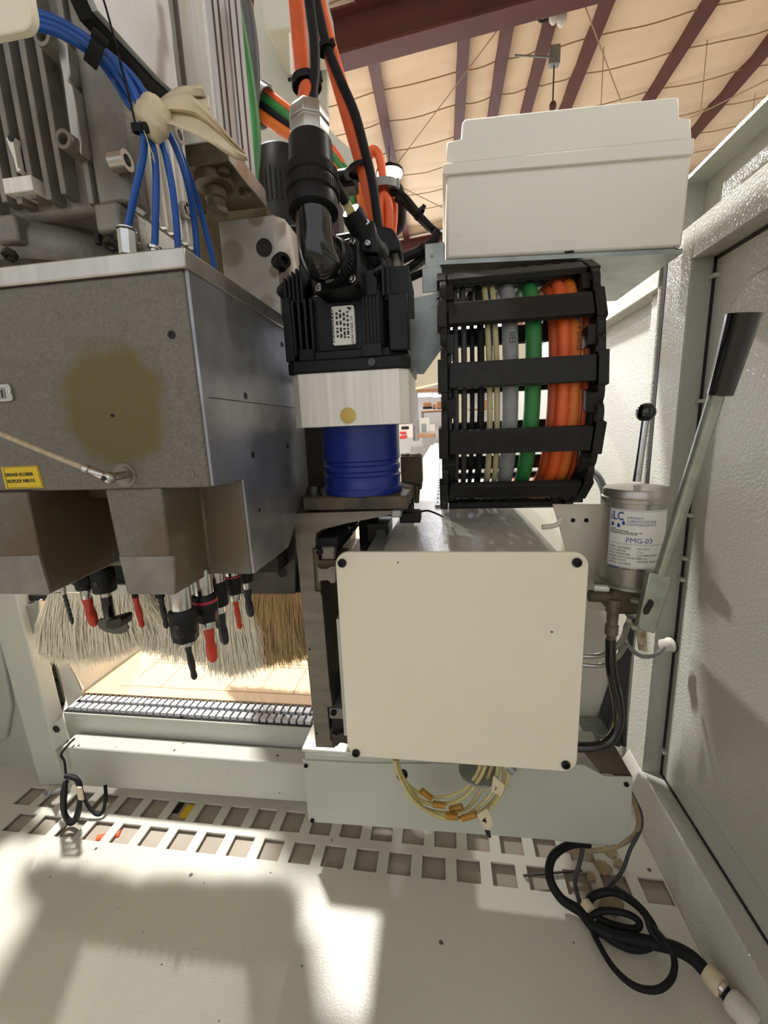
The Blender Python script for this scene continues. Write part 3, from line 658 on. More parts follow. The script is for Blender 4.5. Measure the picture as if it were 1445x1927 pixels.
# ---- white covered box above the chain
wbx = thing('top_box', 'pale grey plastic box with overhanging lid above the cable chain', 'box', (.15, .75, .21))
def poly(pxs, Y): return [(W(*p, Y).x, W(*p, Y).z) for p in pxs]
MB().prism(poly([(839, 325), (1303, 285), (1284, 464), (840, 487)], .695), 'y', .695, .92).build('body', LIDP, wbx, bevel=.004)
MB().prism(poly([(834, 308), (1307, 259), (1306, 287), (1303, 290), (836, 329), (833, 326)], .69), 'y', .690, .925).build('lid_rim', LIDP, wbx, bevel=.003)
MB().prism(poly([(839, 310), (841, 266), (869, 260), (869, 231), (875, 223), (1277, 181), (1279, 221), (1300, 222), (1303, 262)], .695), 'y', .695, .92).build('lid', LIDP, wbx, bevel=.0025)
P = [W(1284, 468, .693), W(840, 489, .693)]
za, zb_ = P[1].z, P[0].z
MB().add([(.0, .692, za - .006), (P[0].x, .692, zb_ - .006), (P[0].x, .92, zb_ - .006), (.0, .92, za - .006), (.0, .692, za), (P[0].x, .692, zb_), (P[0].x, .92, zb_), (.0, .92, za)],
         [(0, 3, 2, 1), (4, 5, 6, 7), (0, 1, 5, 4), (1, 2, 6, 5), (2, 3, 7, 6), (3, 0, 4, 7)]).build('base_plate', GALV, wbx)
bx(1063, 471, 1080, 475, .692, .003, 'latch', BLACK, wbx, 0); bx(1270, 462, 1277, 470, .692, .003, 'latch', GALV, wbx, 0)

# ---- lubrication pump with lever
PC = Vector((.269, .62, 0)); ZB, ZT = -.232, -.108
pu = thing('grease_pump', 'silver grease pump reservoir with white printed label and long hand lever', 'pump', (.269, .62, -.29))
MB().lathe([(.0, ZB), (.0395, ZB), (.0405, ZB + .003), (.0405, ZT), (0, ZT)], PC, n=48).build('reservoir', ALU, pu)
MB().lathe([(.0405, -.113), (.0435, -.112), (.0435, -.107), (.042, -.1055), (.042, -.097), (.040, -.0945), (.015, -.091), (0, -.0905)], PC, n=48).build('lid', ALU, pu)
MB().lathe([(.043, ZB - .004), (.046, ZB - .002), (.046, ZB + .001), (.0405, ZB + .003), (0, ZB)], PC, n=48).build('base_rim', ZINC, pu)
MB().cyl(W(1198, 906, .62), W(1214, 785, .62), .0052, n=14).build('indicator_rod', CHROME, pu)
MB().ball(W(1215, 776, .62), .0125, 20).build('ball_knob', BLACKG, pu)
ph0 = math.atan2(-.62, -.269); RL = .0409; A0 = ph0 + radians(-44)
zt = W(1200, 961, .58).z; zbm = W(1188, 1071, .58).z; LW = RL * radians(110); LH = zt - zbm
def wrapl(dr=0):
    return lambda x, y: Vector((PC.x + (RL + dr) * cos(A0 + x / RL), PC.y + (RL + dr) * sin(A0 + x / RL), zbm + y))
def patch(x0, x1, y0, y1, dr, name, m, parent, n=20):
    f = wrapl(dr); mb = MB(); vs = [f(x0 + (x1 - x0) * i / n, y) for y in (y0, y1) for i in range(n + 1)]
    mb.add(vs, [(i, i + 1, n + 2 + i, n + 1 + i) for i in range(n)]); return mb.build(name, m, parent)
la = patch(0, LW, 0, LH, .0001, 'label', WHITET, pu)
la['label'] = 'white printed label'
def lt(s, x, y, size, m, bold=0, sx=1):
    text(s, size, (0, 0, 0), (1, 0, 0), (0, 0, 1), 'print', m, la, wrap=(lambda a, b: wrapl(.0003)(x + a * sx, y + b)), bold=bold)
patch(.0012, LW - .001, LH - .0018, LH - .0014, .0002, 'border', BLUEINK, la); patch(.0012, LW - .001, .0012, .0016, .0002, 'border', BLUEINK, la)
patch(.0012, .0016, .0012, LH - .0014, .0002, 'border', BLUEINK, la, 1)
lt('iLC', .0022, LH - .0150, .0165, BLUEINK, .0003, .74)
for dx, dy in ((.005, .021), (.0135, .022), (.0195, .018)):
    f = wrapl(.0003); q = [(0, .0032)] + [(.0022 * cos(radians(a)), -.0012 + .0022 * sin(radians(a))) for a in range(30, -211, -20)]
    mb = MB(); mb.add([f(dx + a, LH - dy + b) for a, b in q], [tuple(range(len(q)))]); mb.build('drop_mark', BLUEINK, la)
for i, s_ in enumerate(('IMPIANTI', 'LUBRIFICAZIONE', 'CENTRALIZZATA')): lt(s_, .0235, LH - .0125 - .0044 * i, .0046, BLUEINK)
for i, wd_ in enumerate((.010, .026, .040, .036)):
    x = .0025
    while x < wd_:
        l_ = rnd.uniform(.0015, .004); patch(x, x + l_, LH - .0278 - .0021 * i, LH - .0268 - .0021 * i, .0003, 'print', INK, la, 2); x += l_ + .0008
lt('PMG-03', .0235, LH - .0452, .0098, BLUEINK)
patch(.002, LW - .006, LH - .0478, LH - .0474, .0003, 'rule', BLUEINK, la)
for i, (a, b) in enumerate((('PART. NUMBER', '-09.135.0'), ('DISCHARGE', '-7 cc'), ('MAX PRESSURE', '-150 BAR (2150'), ('RESERVOIR CAPACITY', '-300 cm³'), ('LUBRICANTS', '-GREASE MAX NL'), ('SERIAL NUMBER', '-'))):
    lt(a, .0025, LH - .0545 - .0045 * i, .0041, INK); lt(b, .037, LH - .0545 - .0045 * i, .0041, INK)
patch(.0025, .0175, LH - .0835, LH - .0822, .0003, 'rule', BLUEINK, la); lt('made in ITALY', .0225, LH - .0845, .0046, INK)
# body and fittings below
MB().box(.235, .305, .59, .66, -.275, ZB - .004).build('pump_body', CASTBROWN, pu, bevel=.006)
MB().cyl(W(1115, 1105, .60), W(1143, 1107, .60), .0075, n=14).build('plug', CHROME, pu)
MB().cyl(W(1108, 1121, .60), W(1160, 1124, .60), .0085, n=14).build('outlet_tee', CASTBROWN, pu)
MB().lathe([(.010, 0), (.010, .02), (.008, .022), (.0075, .04), (.009, .041), (.009, .055), (.006, .058), (.006, .075)], W(1155, 1126, .595), W(1149, 1205, .595) - W(1155, 1126, .595), 12).build('hose_fitting', BRASS, pu)
MB().cyl(W(1168, 1132, .60), W(1180, 1134, .60), .004, n=10).build('pin', CHROME, pu)
MB().prism(poly([(1166, 1142), (1176, 1136), (1200, 1168), (1200, 1184), (1188, 1183), (1182, 1165)], .60), 'y', .596, .602).build('link_arm', ZINC, pu)
MB().cyl(W(1186, 1168, .596), W(1197, 1171, .57), .0055, n=14).build('pivot_pin', CHROME, pu)
MB().cyl(W(1188, 1128, .592), W(1206, 1132, .585), .0048, n=6).build('nut', ZINC, pu)
# lever: slotted foot, tube and grip
lv = MB().prism(poly([(1214, 1072), (1254, 1078), (1256, 1086), (1224, 1185), (1197, 1178), (1193, 1170)], .562), 'y', .550, .562)
lv.build('lever_foot', ZINC, pu, bevel=.0015)
MB().prism(poly([(1221, 1130), (1224, 1128), (1230, 1132), (1230, 1137), (1220, 1155), (1213, 1157), (1210, 1152), (1211, 1147)], .549), 'y', .5485, .5502).build('slot', RECESS, pu)
LA, LB = W(1243, 1080, .556), W(1393, 600, .50)
MB().cyl(LA, LA + (LB - LA) * .75, .0080, n=18).build('lever_tube', ZINC, pu)
G0 = W(1354, 745, .5125); G1 = W(1400, 590, .50)
MB().lathe([(.0085, 0), (.0118, .001), (.0120, .004), (.0150, (G1 - G0).length - .004), (.0157, (G1 - G0).length), (0, (G1 - G0).length + .001)], G0, G1 - G0, 30).build('grip', BLACKG, pu)['label'] = 'tapered glossy black grip'
pbk = thing('pump_bracket', 'cream sheet bracket with two small holes behind the grease pump', 'bracket', W(1100, 1080, .68))
MB().prism(poly([(1040, 949), (1145, 949), (1160, 1150), (1100, 1150)], .68), 'y', .68, .684).build('sheet', CREAM, pbk)
MB().prism(poly([(1197, 1186), (1216, 1187), (1218, 1226), (1203, 1224)], .64), 'y', .64, .643).build('rusty_tab', mat('rusty_white', '#c8c0ae', .5, var=.4, vscale=70, col2='#8a6a40'), pbk)
for px in (1078, 1103): MB().lathe([(.0035, 0), (.0035, .0008), (0, .0008)], W(px, 979, .68), (0, -1, 0), 12).build('hole', BLACK, pbk)
MB().tube([W(1020, 992, .66), W(1040, 990, .66), W(1052, 984, .66), W(1056, 972, .66)], .004, 8).build('lug', CREAM, pbk)
bx(1070, 925, 1098, 946, .9, .04, 'rear_block', BLACK, pbk)
for i, d in enumerate((0, 9)):
    tag(MB().tube([W(1090, 880 + d, .95), W(1118, 886 + d, .93), W(1136 - d * .4, 912 + d, .92), W(1143 - d, 950, .92)], .0045, 10).build('steel_conduit', GREYC), ('outer' if i == 0 else 'inner') + ' grey flexible conduit curving behind the grease pump lid', 'conduit')
tag(MB().tube([W(1149, 1203, .595), W(1150, 1260, .59), W(1162, 1320, .59), W(1163, 1360, .585), (W(1148, 1392, .58)), W(1120, 1405, .575), W(1085, 1406, .575)], .0075, 14).build('grease_hose', BLACKG), 'glossy black hose curving down from the grease pump behind the cream cover', 'hose')
tag(MB().tube([W(1250, 1218, .72), W(1232, 1233, .70), W(1205, 1234, .67), W(1180, 1212, .64), W(1176, 1185, .625), W(1184, 1166, .615)], .0034, 10).build('lube_line', GREYC), 'thin silver lube line running from the pump to the wall gland', 'tube')
tag(MB().tube([W(1085, 1234, .66), W(1130, 1233, .65), W(1165, 1212, .635), W(1180, 1180, .62), W(1186, 1166, .615)], .0042, 10).build('lube_line', CHROME), 'upper silver lube line passing behind the black grease hose', 'tube')
tag(MB().tube([W(1085, 1250, .67), W(1130, 1252, .66), W(1160, 1238, .65), W(1178, 1212, .635)], .0036, 10).build('lube_line', CHROME), 'lower silver lube line passing behind the black grease hose', 'tube')
g = thing('cable_gland', 'white round cable gland on the right wall post', 'gland', WX(1264, 1212, XF))
p = WX(1262, 1213, XF - .001); MB().lathe([(.013, 0), (.013, .003), (.0105, .004), (.0105, .016), (.007, .018), (0, .018)], p, (-1, -.25, 0), 20).build('body', WHITE, g)
MB().lathe([(.0145, -.002), (.0145, 0), (0, 0)], p, (-1, -.25, 0), 20).build('collar', RUBBER, g)
# pale duct and dark cable bundle behind the cover
dm = MB(); c_ = W(1082, 1240, .80); rings = []
for j in range(25):
    v = -1 + 2 * j / 24; rr_ = math.sqrt(max(0, 1 - abs(v) ** 2.6)); rings.append([c_ + Vector(((.074 + .003 * sin(5 * i * 2 * pi / 40 + 2 * v)) * rr_ * cos(2 * pi * i / 40) + .012 * v * v, .06 * rr_ * sin(2 * pi * i / 40), .135 * v + .004 * sin(3 * i * 2 * pi / 40))) for i in range(40)])
dm.loft(rings); tag(dm.build('air_bag', WHITE), 'pale rounded plastic bag bulging behind the right edge of the cream cover', 'bag')
for k in range(6):
    d = 5.5 * k
    tag(MB().tube([W(1186 + d * .2, 1160, .74), W(1162 + d * .7, 1250, .75), W(1140 + d * 1.3, 1320, .75), W(1124 + d * 1.8, 1375, .75), W(1120 + d * 1.9, 1402, .75)], .0052, 8).build('flat_cable', DGREY),
        ['leftmost', 'second from left', 'third from left', 'third from right', 'second from right', 'rightmost'][k] + ' of six dark cables hanging beside the black grease hose', 'cable', 'dark cables behind the grease hose')
bx(1150, 1395, 1180, 1402, .79, .03, 'cable_clamp', BLACK, None).update_tag()

# ---- lower cover box with side plate
lc = thing('lower_cover', 'wide pale sheet metal cover under the cream end cover', 'cover', (.02, .62, -.69))
P = poly([(570, 1431), (690, 1437), (1098, 1440), (1137, 1461), (1190, 1463), (1188, 1545), (1182, 1574), (1162, 1590), (585, 1547), (580, 1544)], .60)
MB().prism(P, 'y', .60, .603).build('front_sheet', PAINT, lc, bevel=.0008)
a = W(571, 1431, .60); b = W(1190, 1463, .60)
MB().box(a.x + .002, .262, .603, .70, -.690, -.552).build('box_body', PAINT, lc, bevel=.002)
MB().prism([(a.x - .003, .604), (-.09, .604), (-.09, .70), (a.x + .03, .70), (a.x - .003, .665)], 'z', -.552, -.546).build('top_plate', WHITE, lc, bevel=.001)
q = [W(1098, 1412, .604), W(1138, 1461, .604), W(1190, 1462, .604)]
MB().add([q[0], q[1], q[2], WZ(1150, 1392, q[0].z), q[0] - Vector((0, 0, .003)), q[1] - Vector((0, 0, .003)), q[2] - Vector((0, 0, .003)), WZ(1150, 1392, q[0].z) - Vector((0, 0, .003))],
         [(0, 1, 2, 3), (7, 6, 5, 4), (0, 4, 5, 1), (1, 5, 6, 2), (2, 6, 7, 3), (3, 7, 4, 0)]).build('side_plate', BROWNTOP, lc)
for px, py in ((576, 1440), (588, 1543), (1178, 1475)): screw(W(px, py, .60), (0, -1, 0), .0038, lc, BLACK, .003)
bx(1098, 1385, 1150, 1394, .70, .05, 'rear_rail', GALV, lc); screw(W(1105, 1387, .70), (0, -1, 0), .006, lc, BLACK, .004)

# ---- yellowed air tubes hanging under the end cover
def yt(p1, lab, r=.0027):
    tag(MB().tube(p1, r, 9).build('air_tube', YTUBE), lab, 'tube', 'yellowed air tubes under the end cover')
YT = [([(742, 1430), (750, 1458), (785, 1490), (822, 1500), (865, 1490), (892, 1465), (905, 1440)], .540, 'innermost'), ([(744, 1430), (752, 1458), (790, 1505), (835, 1513), (875, 1498), (902, 1465), (914, 1440)], .535, 'second from inside'),
      ([(746, 1430), (755, 1460), (790, 1515), (840, 1530), (880, 1520), (912, 1475), (926, 1440)], .545, 'third from inside'), ([(748, 1430), (757, 1460), (795, 1520), (845, 1541), (885, 1530), (925, 1490), (938, 1440)], .53, 'fourth from inside'),
      ([(745, 1430), (754, 1462), (786, 1512), (832, 1536), (872, 1540), (915, 1520), (945, 1480), (948, 1440)], .55, 'fifth from inside'), ([(743, 1430), (752, 1462), (780, 1508), (825, 1535), (880, 1541), (925, 1518), (952, 1475), (961, 1440)], .525, 'outermost')]
for pts, Y, l in YT: yt([W(a, b, Y) for a, b in pts], l + ' yellowed air tube of the loop under the cream cover')
for (a, b), Y, l in ((((792, 1487), (812, 1503)), .536, 'amber joiner sleeve on the innermost yellow tubes, at upper left'), (((814, 1513), (839, 1516)), .530, 'amber joiner sleeve left of centre on the tube loop'),
                     (((838, 1535), (862, 1537)), .524, 'amber joiner sleeve at the lowest point of the tube loop'), (((846, 1524), (870, 1517)), .536, 'pale amber joiner sleeve above the lowest one'), (((869, 1540), (896, 1532)), .522, 'amber joiner sleeve just left of the paper tag 4')):
    A, B = W(*a, Y), W(*b, Y); tag(MB().lathe([(.0036, 0), (.0046, .0005), (.0046, (B - A).length - .0005), (.0036, (B - A).length)], A, B - A, 14).build('joiner_sleeve', AMBERJ), l, 'joiner')
tag(MB().lathe([(.0075, 0), (.0085, .001), (.0085, .006), (.0075, .007)], W(755, 1455, .538), W(762, 1470, .538) - W(755, 1455, .538), 16).build('tie_band', RUBBER), 'dark band tied round the left end of the yellow tubes', 'tie')
tg = thing('paper_tag', 'cream tape tag marked 4 with a black tip on the outermost yellow tube', 'tag', W(910, 1540, .52))
MB().prism(poly([(897, 1533), (916, 1521), (920, 1526), (928, 1549), (922, 1562), (912, 1560), (905, 1545)], .52), 'y', .519, .5205).build('tape', TAPE, tg)
MB().prism(poly([(912, 1560), (922, 1562), (924, 1574), (921, 1575), (914, 1567)], .52), 'y', .518, .521).build('tip', INK, tg)
text('4', .0125, W(908, 1549, .5185), (1, 0, .15), (-.15, 0, 1), 'print', INK, tg, bold=.0004)
tg = thing('paper_tag', 'cream tape tag marked 3 on the inner yellow tubes', 'tag', W(935, 1480, .52))
MB().prism(poly([(928, 1459), (950, 1477), (943, 1498), (924, 1489)], .521), 'y', .520, .5215).build('tape', TAPE, tg); text('3', .008, W(929, 1486, .5195), (1, 0, -.2), (.2, 0, 1), 'print', INK, tg)
MB_ = MB().cyl(W(955, 1440, .525), W(966, 1452, .523), .006, n=10).build('hose_nipple', GALV); tag(MB_, 'small zinc hose nipple at the right end of the yellow tubes', 'fitting')
tag(MB().lathe([(.03, 0), (.03, .004), (0, .004)], W(900, 1452, .56), n=20).build('cable_grommet', GALV), 'thin grey round plate under the bottom edge of the cream cover', 'plate')

# ---- lower left frame of the opening
po_ = thing('frame_post', 'pale sheet metal post at the left of the opening', 'post', (-.88, .72, FZ))
P = poly([(-60, 1000), (-2, 1000), (103, 1412), (121, 1477), (74, 1478)], .70)
MB().prism(P, 'y', .70, .738).build('post_body', PAINT, po_, bevel=.003)
lb_ = thing('cross_beam', 'long pale cross beam under the work table', 'beam', (-.5, .70, -.76))
P = poly([(112, 1400), (560, 1434), (562, 1506), (114, 1481)], .68)
MB().prism([(-.835, -.652), (-.262, -.652), (-.262, -.742), (-.835, -.752)], 'y', .68, .722).build('beam_body', PAINT, lb_, bevel=.004)
for px, py in ((148, 1403), (328, 1412), (522, 1422)):
    p = WZ(px, py, -.652); MB().lathe([(.0022, 0), (.0022, .0006), (0, .0006)], p, n=10).build('rivet', INK, lb_)
gs = thing('corner_bracket', 'white corner bracket with one round hole on the left post', 'bracket', W(112, 1400, .70))
pts = poly([(98, 1372), (120, 1345), (133, 1388), (107, 1408)], .70)
MB().prism(pts, 'y', .694, .698).build('sheet', PAINT, gs); MB().lathe([(.0085, 0), (.0085, .0008), (0, .0008)], W(106, 1372, .6935), (0, -1, 0), 20).build('hole', RECESS, gs)
rl = thing('slide_rail', 'narrow metal slide rail with bolt holes beside the left post', 'rail', W(110, 1330, .76))
MB().prism(poly([(58, 1150), (69, 1150), (116, 1345), (103, 1348)], .75), 'y', .745, .752).build('dark_rail', DSTEEL, rl)
MB().prism(poly([(72, 1150), (84, 1150), (124, 1318), (118, 1345)], .76), 'y', .755, .76).build('rail', STEEL, rl)
for px, py in ((82, 1186), (94, 1233), (106, 1279), (118, 1324)): MB().lathe([(.0045, 0), (.0045, .0006), (0, .0006)], W(px, py, .7545), (0, -1, 0), 10).build('bolt', BLACK, rl)
MB().prism(poly([(50, 1133), (72, 1131), (90, 1122), (92, 1180), (78, 1186), (60, 1180)], .735), 'y', .715, .742).build('clamp_block', ALU, rl, bevel=.002)
for px, py in ((83, 1149), (87, 1171)): MB().lathe([(.0058, 0), (.0058, .0006), (0, .0006)], W(px, py, .7145), (0, -1, 0), 14).build('bolt', BLACK, rl)
bx(45, 1120, 92, 1131, .725, .03, 'top_block', RECESS, rl, .002)

# ---- work table with the strip of plastic blocks
tb = thing('work_table', 'tan fibreboard work table with faint grooves', 'table', (-.5, 1.0, -.62))
MB().box(-.872, -.13, .792, 2.4, -.619, -.600).build('board', MDF, tb, bevel=.001)
MB().box(-.872, -.13, .786, .792, -.625, -.604).build('front_edge', mat('mdf_edge', '#7d6f42', .7, var=.1), tb)
GR = mat('groove_brown', '#96713f', .8)
for y in (.825, .93, .945, 1.04): MB().box(-.80, -.2, y, y + .0016, -.6001, -.5996).build('groove', GR, tb, smooth_=False)
for k in range(8):
    x = -.78 + .085 * k; MB().box(x, x + .0016, .825 if k % 2 else .86, .93 if k % 3 else 1.04, -.6001, -.5996).build('groove', GR, tb, smooth_=False)
tr = thing('block_strip', 'strip of two rows of small white plastic blocks along the table front', 'block strip', (-.55, .75, -.61))
MB().box(-.868, -.12, .728, .790, -.680, -.607).build('tray', PAINT, tr, bevel=.002)
MB().box(-.868, -.12, .731, .789, -.607, -.605).build('tray_bed', RECESS, tr)
MB().lathe([(.004, 0), (.004, .001), (0, .001)], W(342, 1350, .728), (0, -1, 0), 12).build('screw', BLACK, tr)
bm_ = MB().box(0, .0118, 0, .0175, 0, .008).mesh('block'); bm_.materials.append(BLOCKW)
for r_ in range(2):
    for k in range(44):
        x = -.858 + .0166 * k + .005 * r_
        if x > -.135: continue
        o = link('block', bm_, tr, smooth_=False); o.location = Vector((x, .735 + .027 * r_, -.605)); o.matrix_parent_inverse = inv(tr)
cmb = MB()
for k in range(44): cmb.box(-.862 + .0166 * k, -.856 + .0166 * k, .783, .790, -.605, -.600)
cmb.build('comb_edge', RECESS, tr, smooth_=False)
MB().box(-.868, -.12, .722, .728, -.70, -.672).build('lower_lip', CASTBROWN, tr)
sk_ = thing('side_sheet', 'worn white sheet standing along the left edge of the table', 'sheet', (-.878, 1.0, -.6))
P = [(.795, -.615), (1.00, -.615), (1.03, -.52), (1.0, -.36), (.80, -.36), (.77, -.50)]
MB().prism(P, 'x', -.882, -.876).build('sheet', WHITE, sk_)
MB().prism(poly([(92, 1195), (108, 1240), (122, 1240), (155, 1298), (152, 1310), (128, 1331)], .775), 'y', .775, .780).build('front_flap', WHITE, sk_)
MB().tube([W(122, 1240, .772), W(140, 1268, .772), W(154, 1298, .772)], .0015, 6).build('edge_seam', TAN, sk_)
tag(MB().tube([W(160, 1302, .8), W(163, 1290, .82), W(172, 1290, .84)], .006, 8).build('dust_lump', TAN), 'grey dust lump at the front corner of the white side sheet', 'dust')

# ---- dust brushes
def brush(name, lab, m, segs, n, top, Y, seed, spread=.007, curl=.02):
    r = random.Random(seed); t = thing(name, lab, 'brush', W(segs[0][0], top, Y), 'dust brushes behind the drill bits')
    mb = MB(); xa, xb = segs[0][0], segs[-1][0]
    for k in range(n):
        px = r.uniform(xa, xb)
        for (a, ya), (b, yb) in zip(segs, segs[1:]):
            if a <= px <= b: bot = ya + (yb - ya) * (px - a) / (b - a)
        lean = (px - (xa + xb) / 2) / (xb - xa)
        y = Y + r.uniform(-.008, .008); A = W(px - 8 * lean, top, y)
        B = W(px + 26 * lean + r.gauss(0, 7), bot + r.gauss(0, 7) - (r.random() ** 3) * 60, y + r.gauss(0, spread))
        mid = (A + B) / 2 + Vector((r.gauss(0, .003), -curl * .3, 0)); w = r.uniform(.0005, .0011)
        vs = []
        for p, q in ((A, w), (mid, w), (B, w * .5)): vs += [p + Vector((-q, -q * .5, 0)), p + Vector((q, -q * .5, 0)), p + Vector((0, q, 0))]
        mb.add(vs, [(0, 1, 4, 3), (1, 2, 5, 4), (2, 0, 3, 5), (3, 4, 7, 6), (4, 5, 8, 7), (5, 3, 6, 8), (6, 7, 8)])
    tag(mb.build('bristles', m, t, smooth_=False), kind='stuff')
    a = W(xa - 6, top - 4, Y - .014); b = W(xb + 6, top + 3, Y - .014)
    MB().box(min(a.x, b.x), max(a.x, b.x), Y - .010, Y + .010, min(a.z, b.z), max(a.z, b.z) + .012).build('holder', WHITE, t)
    MB().box(min(a.x, b.x), max(a.x, b.x), Y - .004, Y + .004, max(a.z, b.z) + .012, .08).build('light_stop_flap', RUBBER, t)  # unseen flap, added to stop lamp light leaking past the head
brush('dust_brush', 'white dust brush at the far left behind the twist drill', BRIST, [(88, 1232), (130, 1246), (190, 1240), (240, 1222), (272, 1190), (285, 1160)], 4200, 1116, .648, 3)
brush('dust_brush', 'white dust brush in the middle behind the right row of drill bits', BRIST, [(268, 1205), (285, 1222), (330, 1232), (390, 1246), (402, 1266), (440, 1264), (475, 1256)], 4600, 1116, .655, 4)
brush('dust_brush', 'tan dust brush beside the steel angle bracket', BRISTT, [(440, 1250), (500, 1250), (545, 1242), (578, 1225)], 3400, 1110, .845, 5)

# ---- boring head
hd = thing('boring_head', 'grey cast boring head with a brown oil stain on its front', 'boring head', (-.4, .45, -.15))
body = MB()
body.box(-.66, -.1985, .33, .585, -.0435, .128)
body.prism([(-.375, .325), (-.385, .42), (-.385, .50), (-.66, .50), (-.66, .325)], 'z', -.1435, -.0435)
hb = [(-.296, .33), (-.247, .33), (-.245, .387), (-.1985, .387), (-.1985, .486), (-.33, .486)]
ht = [(-.300, .33), (-.245, .33), (-.243, .386), (-.1985, .386), (-.1985, .486), (-.33, .486)]
body.loft([[Vector((x, y, -.1435)) for x, y in hb], [Vector((x, y, -.043)) for x, y in ht]])
body.box(-.66, -.30, .43, .585, -.15, -.0435); body.box(-.385, -.30, .40, .43, -.062, -.0435)
body.prism([(.486, -.1425), (.584, -.076), (.584, -.04), (.486, -.04)], 'x', -.33, -.1985)
body.build('housing', CAST, hd, bevel=.0022)
MB().prism([(.3315, .128), (.3315, -.0425), (.386, -.0435), (.388, -.1425), (.486, -.1425), (.585, -.075), (.585, .128)], 'x', -.1985, -.1955).build('machined_side', ALUSIDE, hd, bevel=.0004)
MB().prism([(-.66, .327), (-.194, .327), (-.194, .587), (-.66, .587)], 'z', .128, .1428).build('top_plate', ALU, hd, bevel=.0012)
MB().prism(poly([(-20, 1048), (73, 1045), (94, 1117), (-20, 1117)], .3245), 'y', .3243, .327).build('machined_band', ALUCAST, hd)
MB().prism(poly([(224, 1048), (326, 1047), (328, 1119), (242, 1118)], .3293), 'y', .3293, .332).build('machined_band', ALUCAST, hd)
a = W(440, 1116, .60)
MB().prism(poly([(380, 1030), (400, 965), (556, 965), (556, 1118), (380, 1118)], .59), 'y', .590, .600).build('rear_plate', DSTEEL, hd, bevel=.001)
MB().box(-.236, -.226, .60, .63, -.252, -.10).build('rear_strip', BLACK, hd)
MB().lathe([(.0075, 0), (.0075, .0006), (0, .0006)], W(530, 1078, .5895), (0, -1, 0), 18).build('hole', BLACK, hd)
MB().box(-.62, -.24, .55, .60, -.2, -.15).build('spindle_carrier', RECESS, hd)
def hole(px, py, r, ring=None):
    p = W(px, py, .33); MB().lathe([(r, 0), (r, .0008), (r * .55, .0008), (r * .5, .0002), (0, .0002)], p, (0, -1, 0), 18).build('socket', ring or RECESS, hd)
hole(323, 630, .0032); hole(212, 782, .0015); hole(361, 892, .0026, ALUCAST)
for py, px, r in ((745, 462, .0034), (856, 476, .0036), (960, 488, .0022)):
    p = WX(px, py, -.1955); MB().lathe([(r, 0), (r, .0004), (0, .0004)], p, (1, 0, 0), 16).build('socket', RECESS, hd)
for px, py in ((531, 648), (541, 840)):
    p = WX(px, py, -.1955); MB().lathe([(.003, 0), (.003, .0004), (0, .0004)], p, (1, 0, 0), 12).build('socket', RECESS, hd)
MB().box(-.1957, -.1953, .34, .55, .0315, .0323).build('seam', RECESS, hd)
# labels on the head
yl = MB().prism(poly([(3, 879), (71, 876), (83, 918), (12, 920)], .3298), 'y', .3293, .3302).build('warning_label', YELLOW, hd); yl['label'] = 'small yellow label with black lettering'
P = [W(*p, .3291) for p in [(3, 879), (71, 876), (83, 918), (12, 920)]]
rgt = (P[1] - P[0]).normalized(); upv = Vector((-.05, 0, 1))
for i in range(4):
    A, B = P[i], P[(i + 1) % 4]; cen = sum(P, Vector()) / 4; A = A + (cen - A) * .08; B = B + (cen - B) * .08
    MB().cyl(A, B, .00018, n=4).build('border', INK, yl)
for s_, q in (('GREASE KLÜBER', (8.5, 897)), ('ISOFLEX NBU15', (14, 909))): text(s_, .0042, W(*q, .329), rgt, upv, 'print', INK, yl, bold=.00012)
np_ = MB().prism(rrect(W(-40, 740, .33).x, W(26, 740, .33).x, W(5, 756, .33).z, W(5, 724, .33).z, .003, 4), 'y', .328, .3302).build('number_plate', ALU, hd)
MB().lathe([(.0015, 0), (.0015, .0008), (0, .001)], W(18, 738, .328), (0, -1, 0), 12).build('rivet', CHROME, np_)
MB().prism(rrect(W(-30, 740, .33).x, W(14, 740, .33).x, W(5, 751, .33).z, W(5, 730, .33).z, .0005, 2), 'y', .3276, .3281).build('field', GREYC, np_)
text('1', .0085, W(1, 748, .3273), (1, 0, 0), (0, 0, 1), 'print', INK, np_, bold=.0003)
gh = thing('grease_line', 'braided beige grease hose with chrome swivel fitting on the boring head', 'hose', W(235, 895, .33))
MB().tube([W(-40, 800, .30), W(20, 824, .302), W(90, 853, .304), W(162, 882, .307)], .0024, 12).build('hose', HOSEB, gh)
A, B = W(158, 881, .307), W(205, 899, .309); MB().lathe([(.003, 0), (.0038, .0005), (.0038, .0045), (.0028, .005), (.0034, .006), (.0034, .016), (.0026, .017), (.0026, (B - A).length)], A, B - A, 16).build('ferrule', CHROME, gh)
MB().ball(B, .0052, 16).build('swivel', CHROME, gh); MB().lathe([(.0022, 0), (.0022, .0006), (0, .0006)], B - Vector((0, .0052, 0)), (0, -1, 0), 10).build('ball_seat', RECESS, gh)
MB().cyl(B, W(238, 893, .325), .0036, n=12).build('stem', CHROME, gh)
MB().lathe([(.0105, 0), (.0105, .001), (.0075, .0012), (.0075, .003), (0, .003)], W(236, 894, .3302), (0, -1, 0), 24).build('seat_ring', ALUCAST, gh)

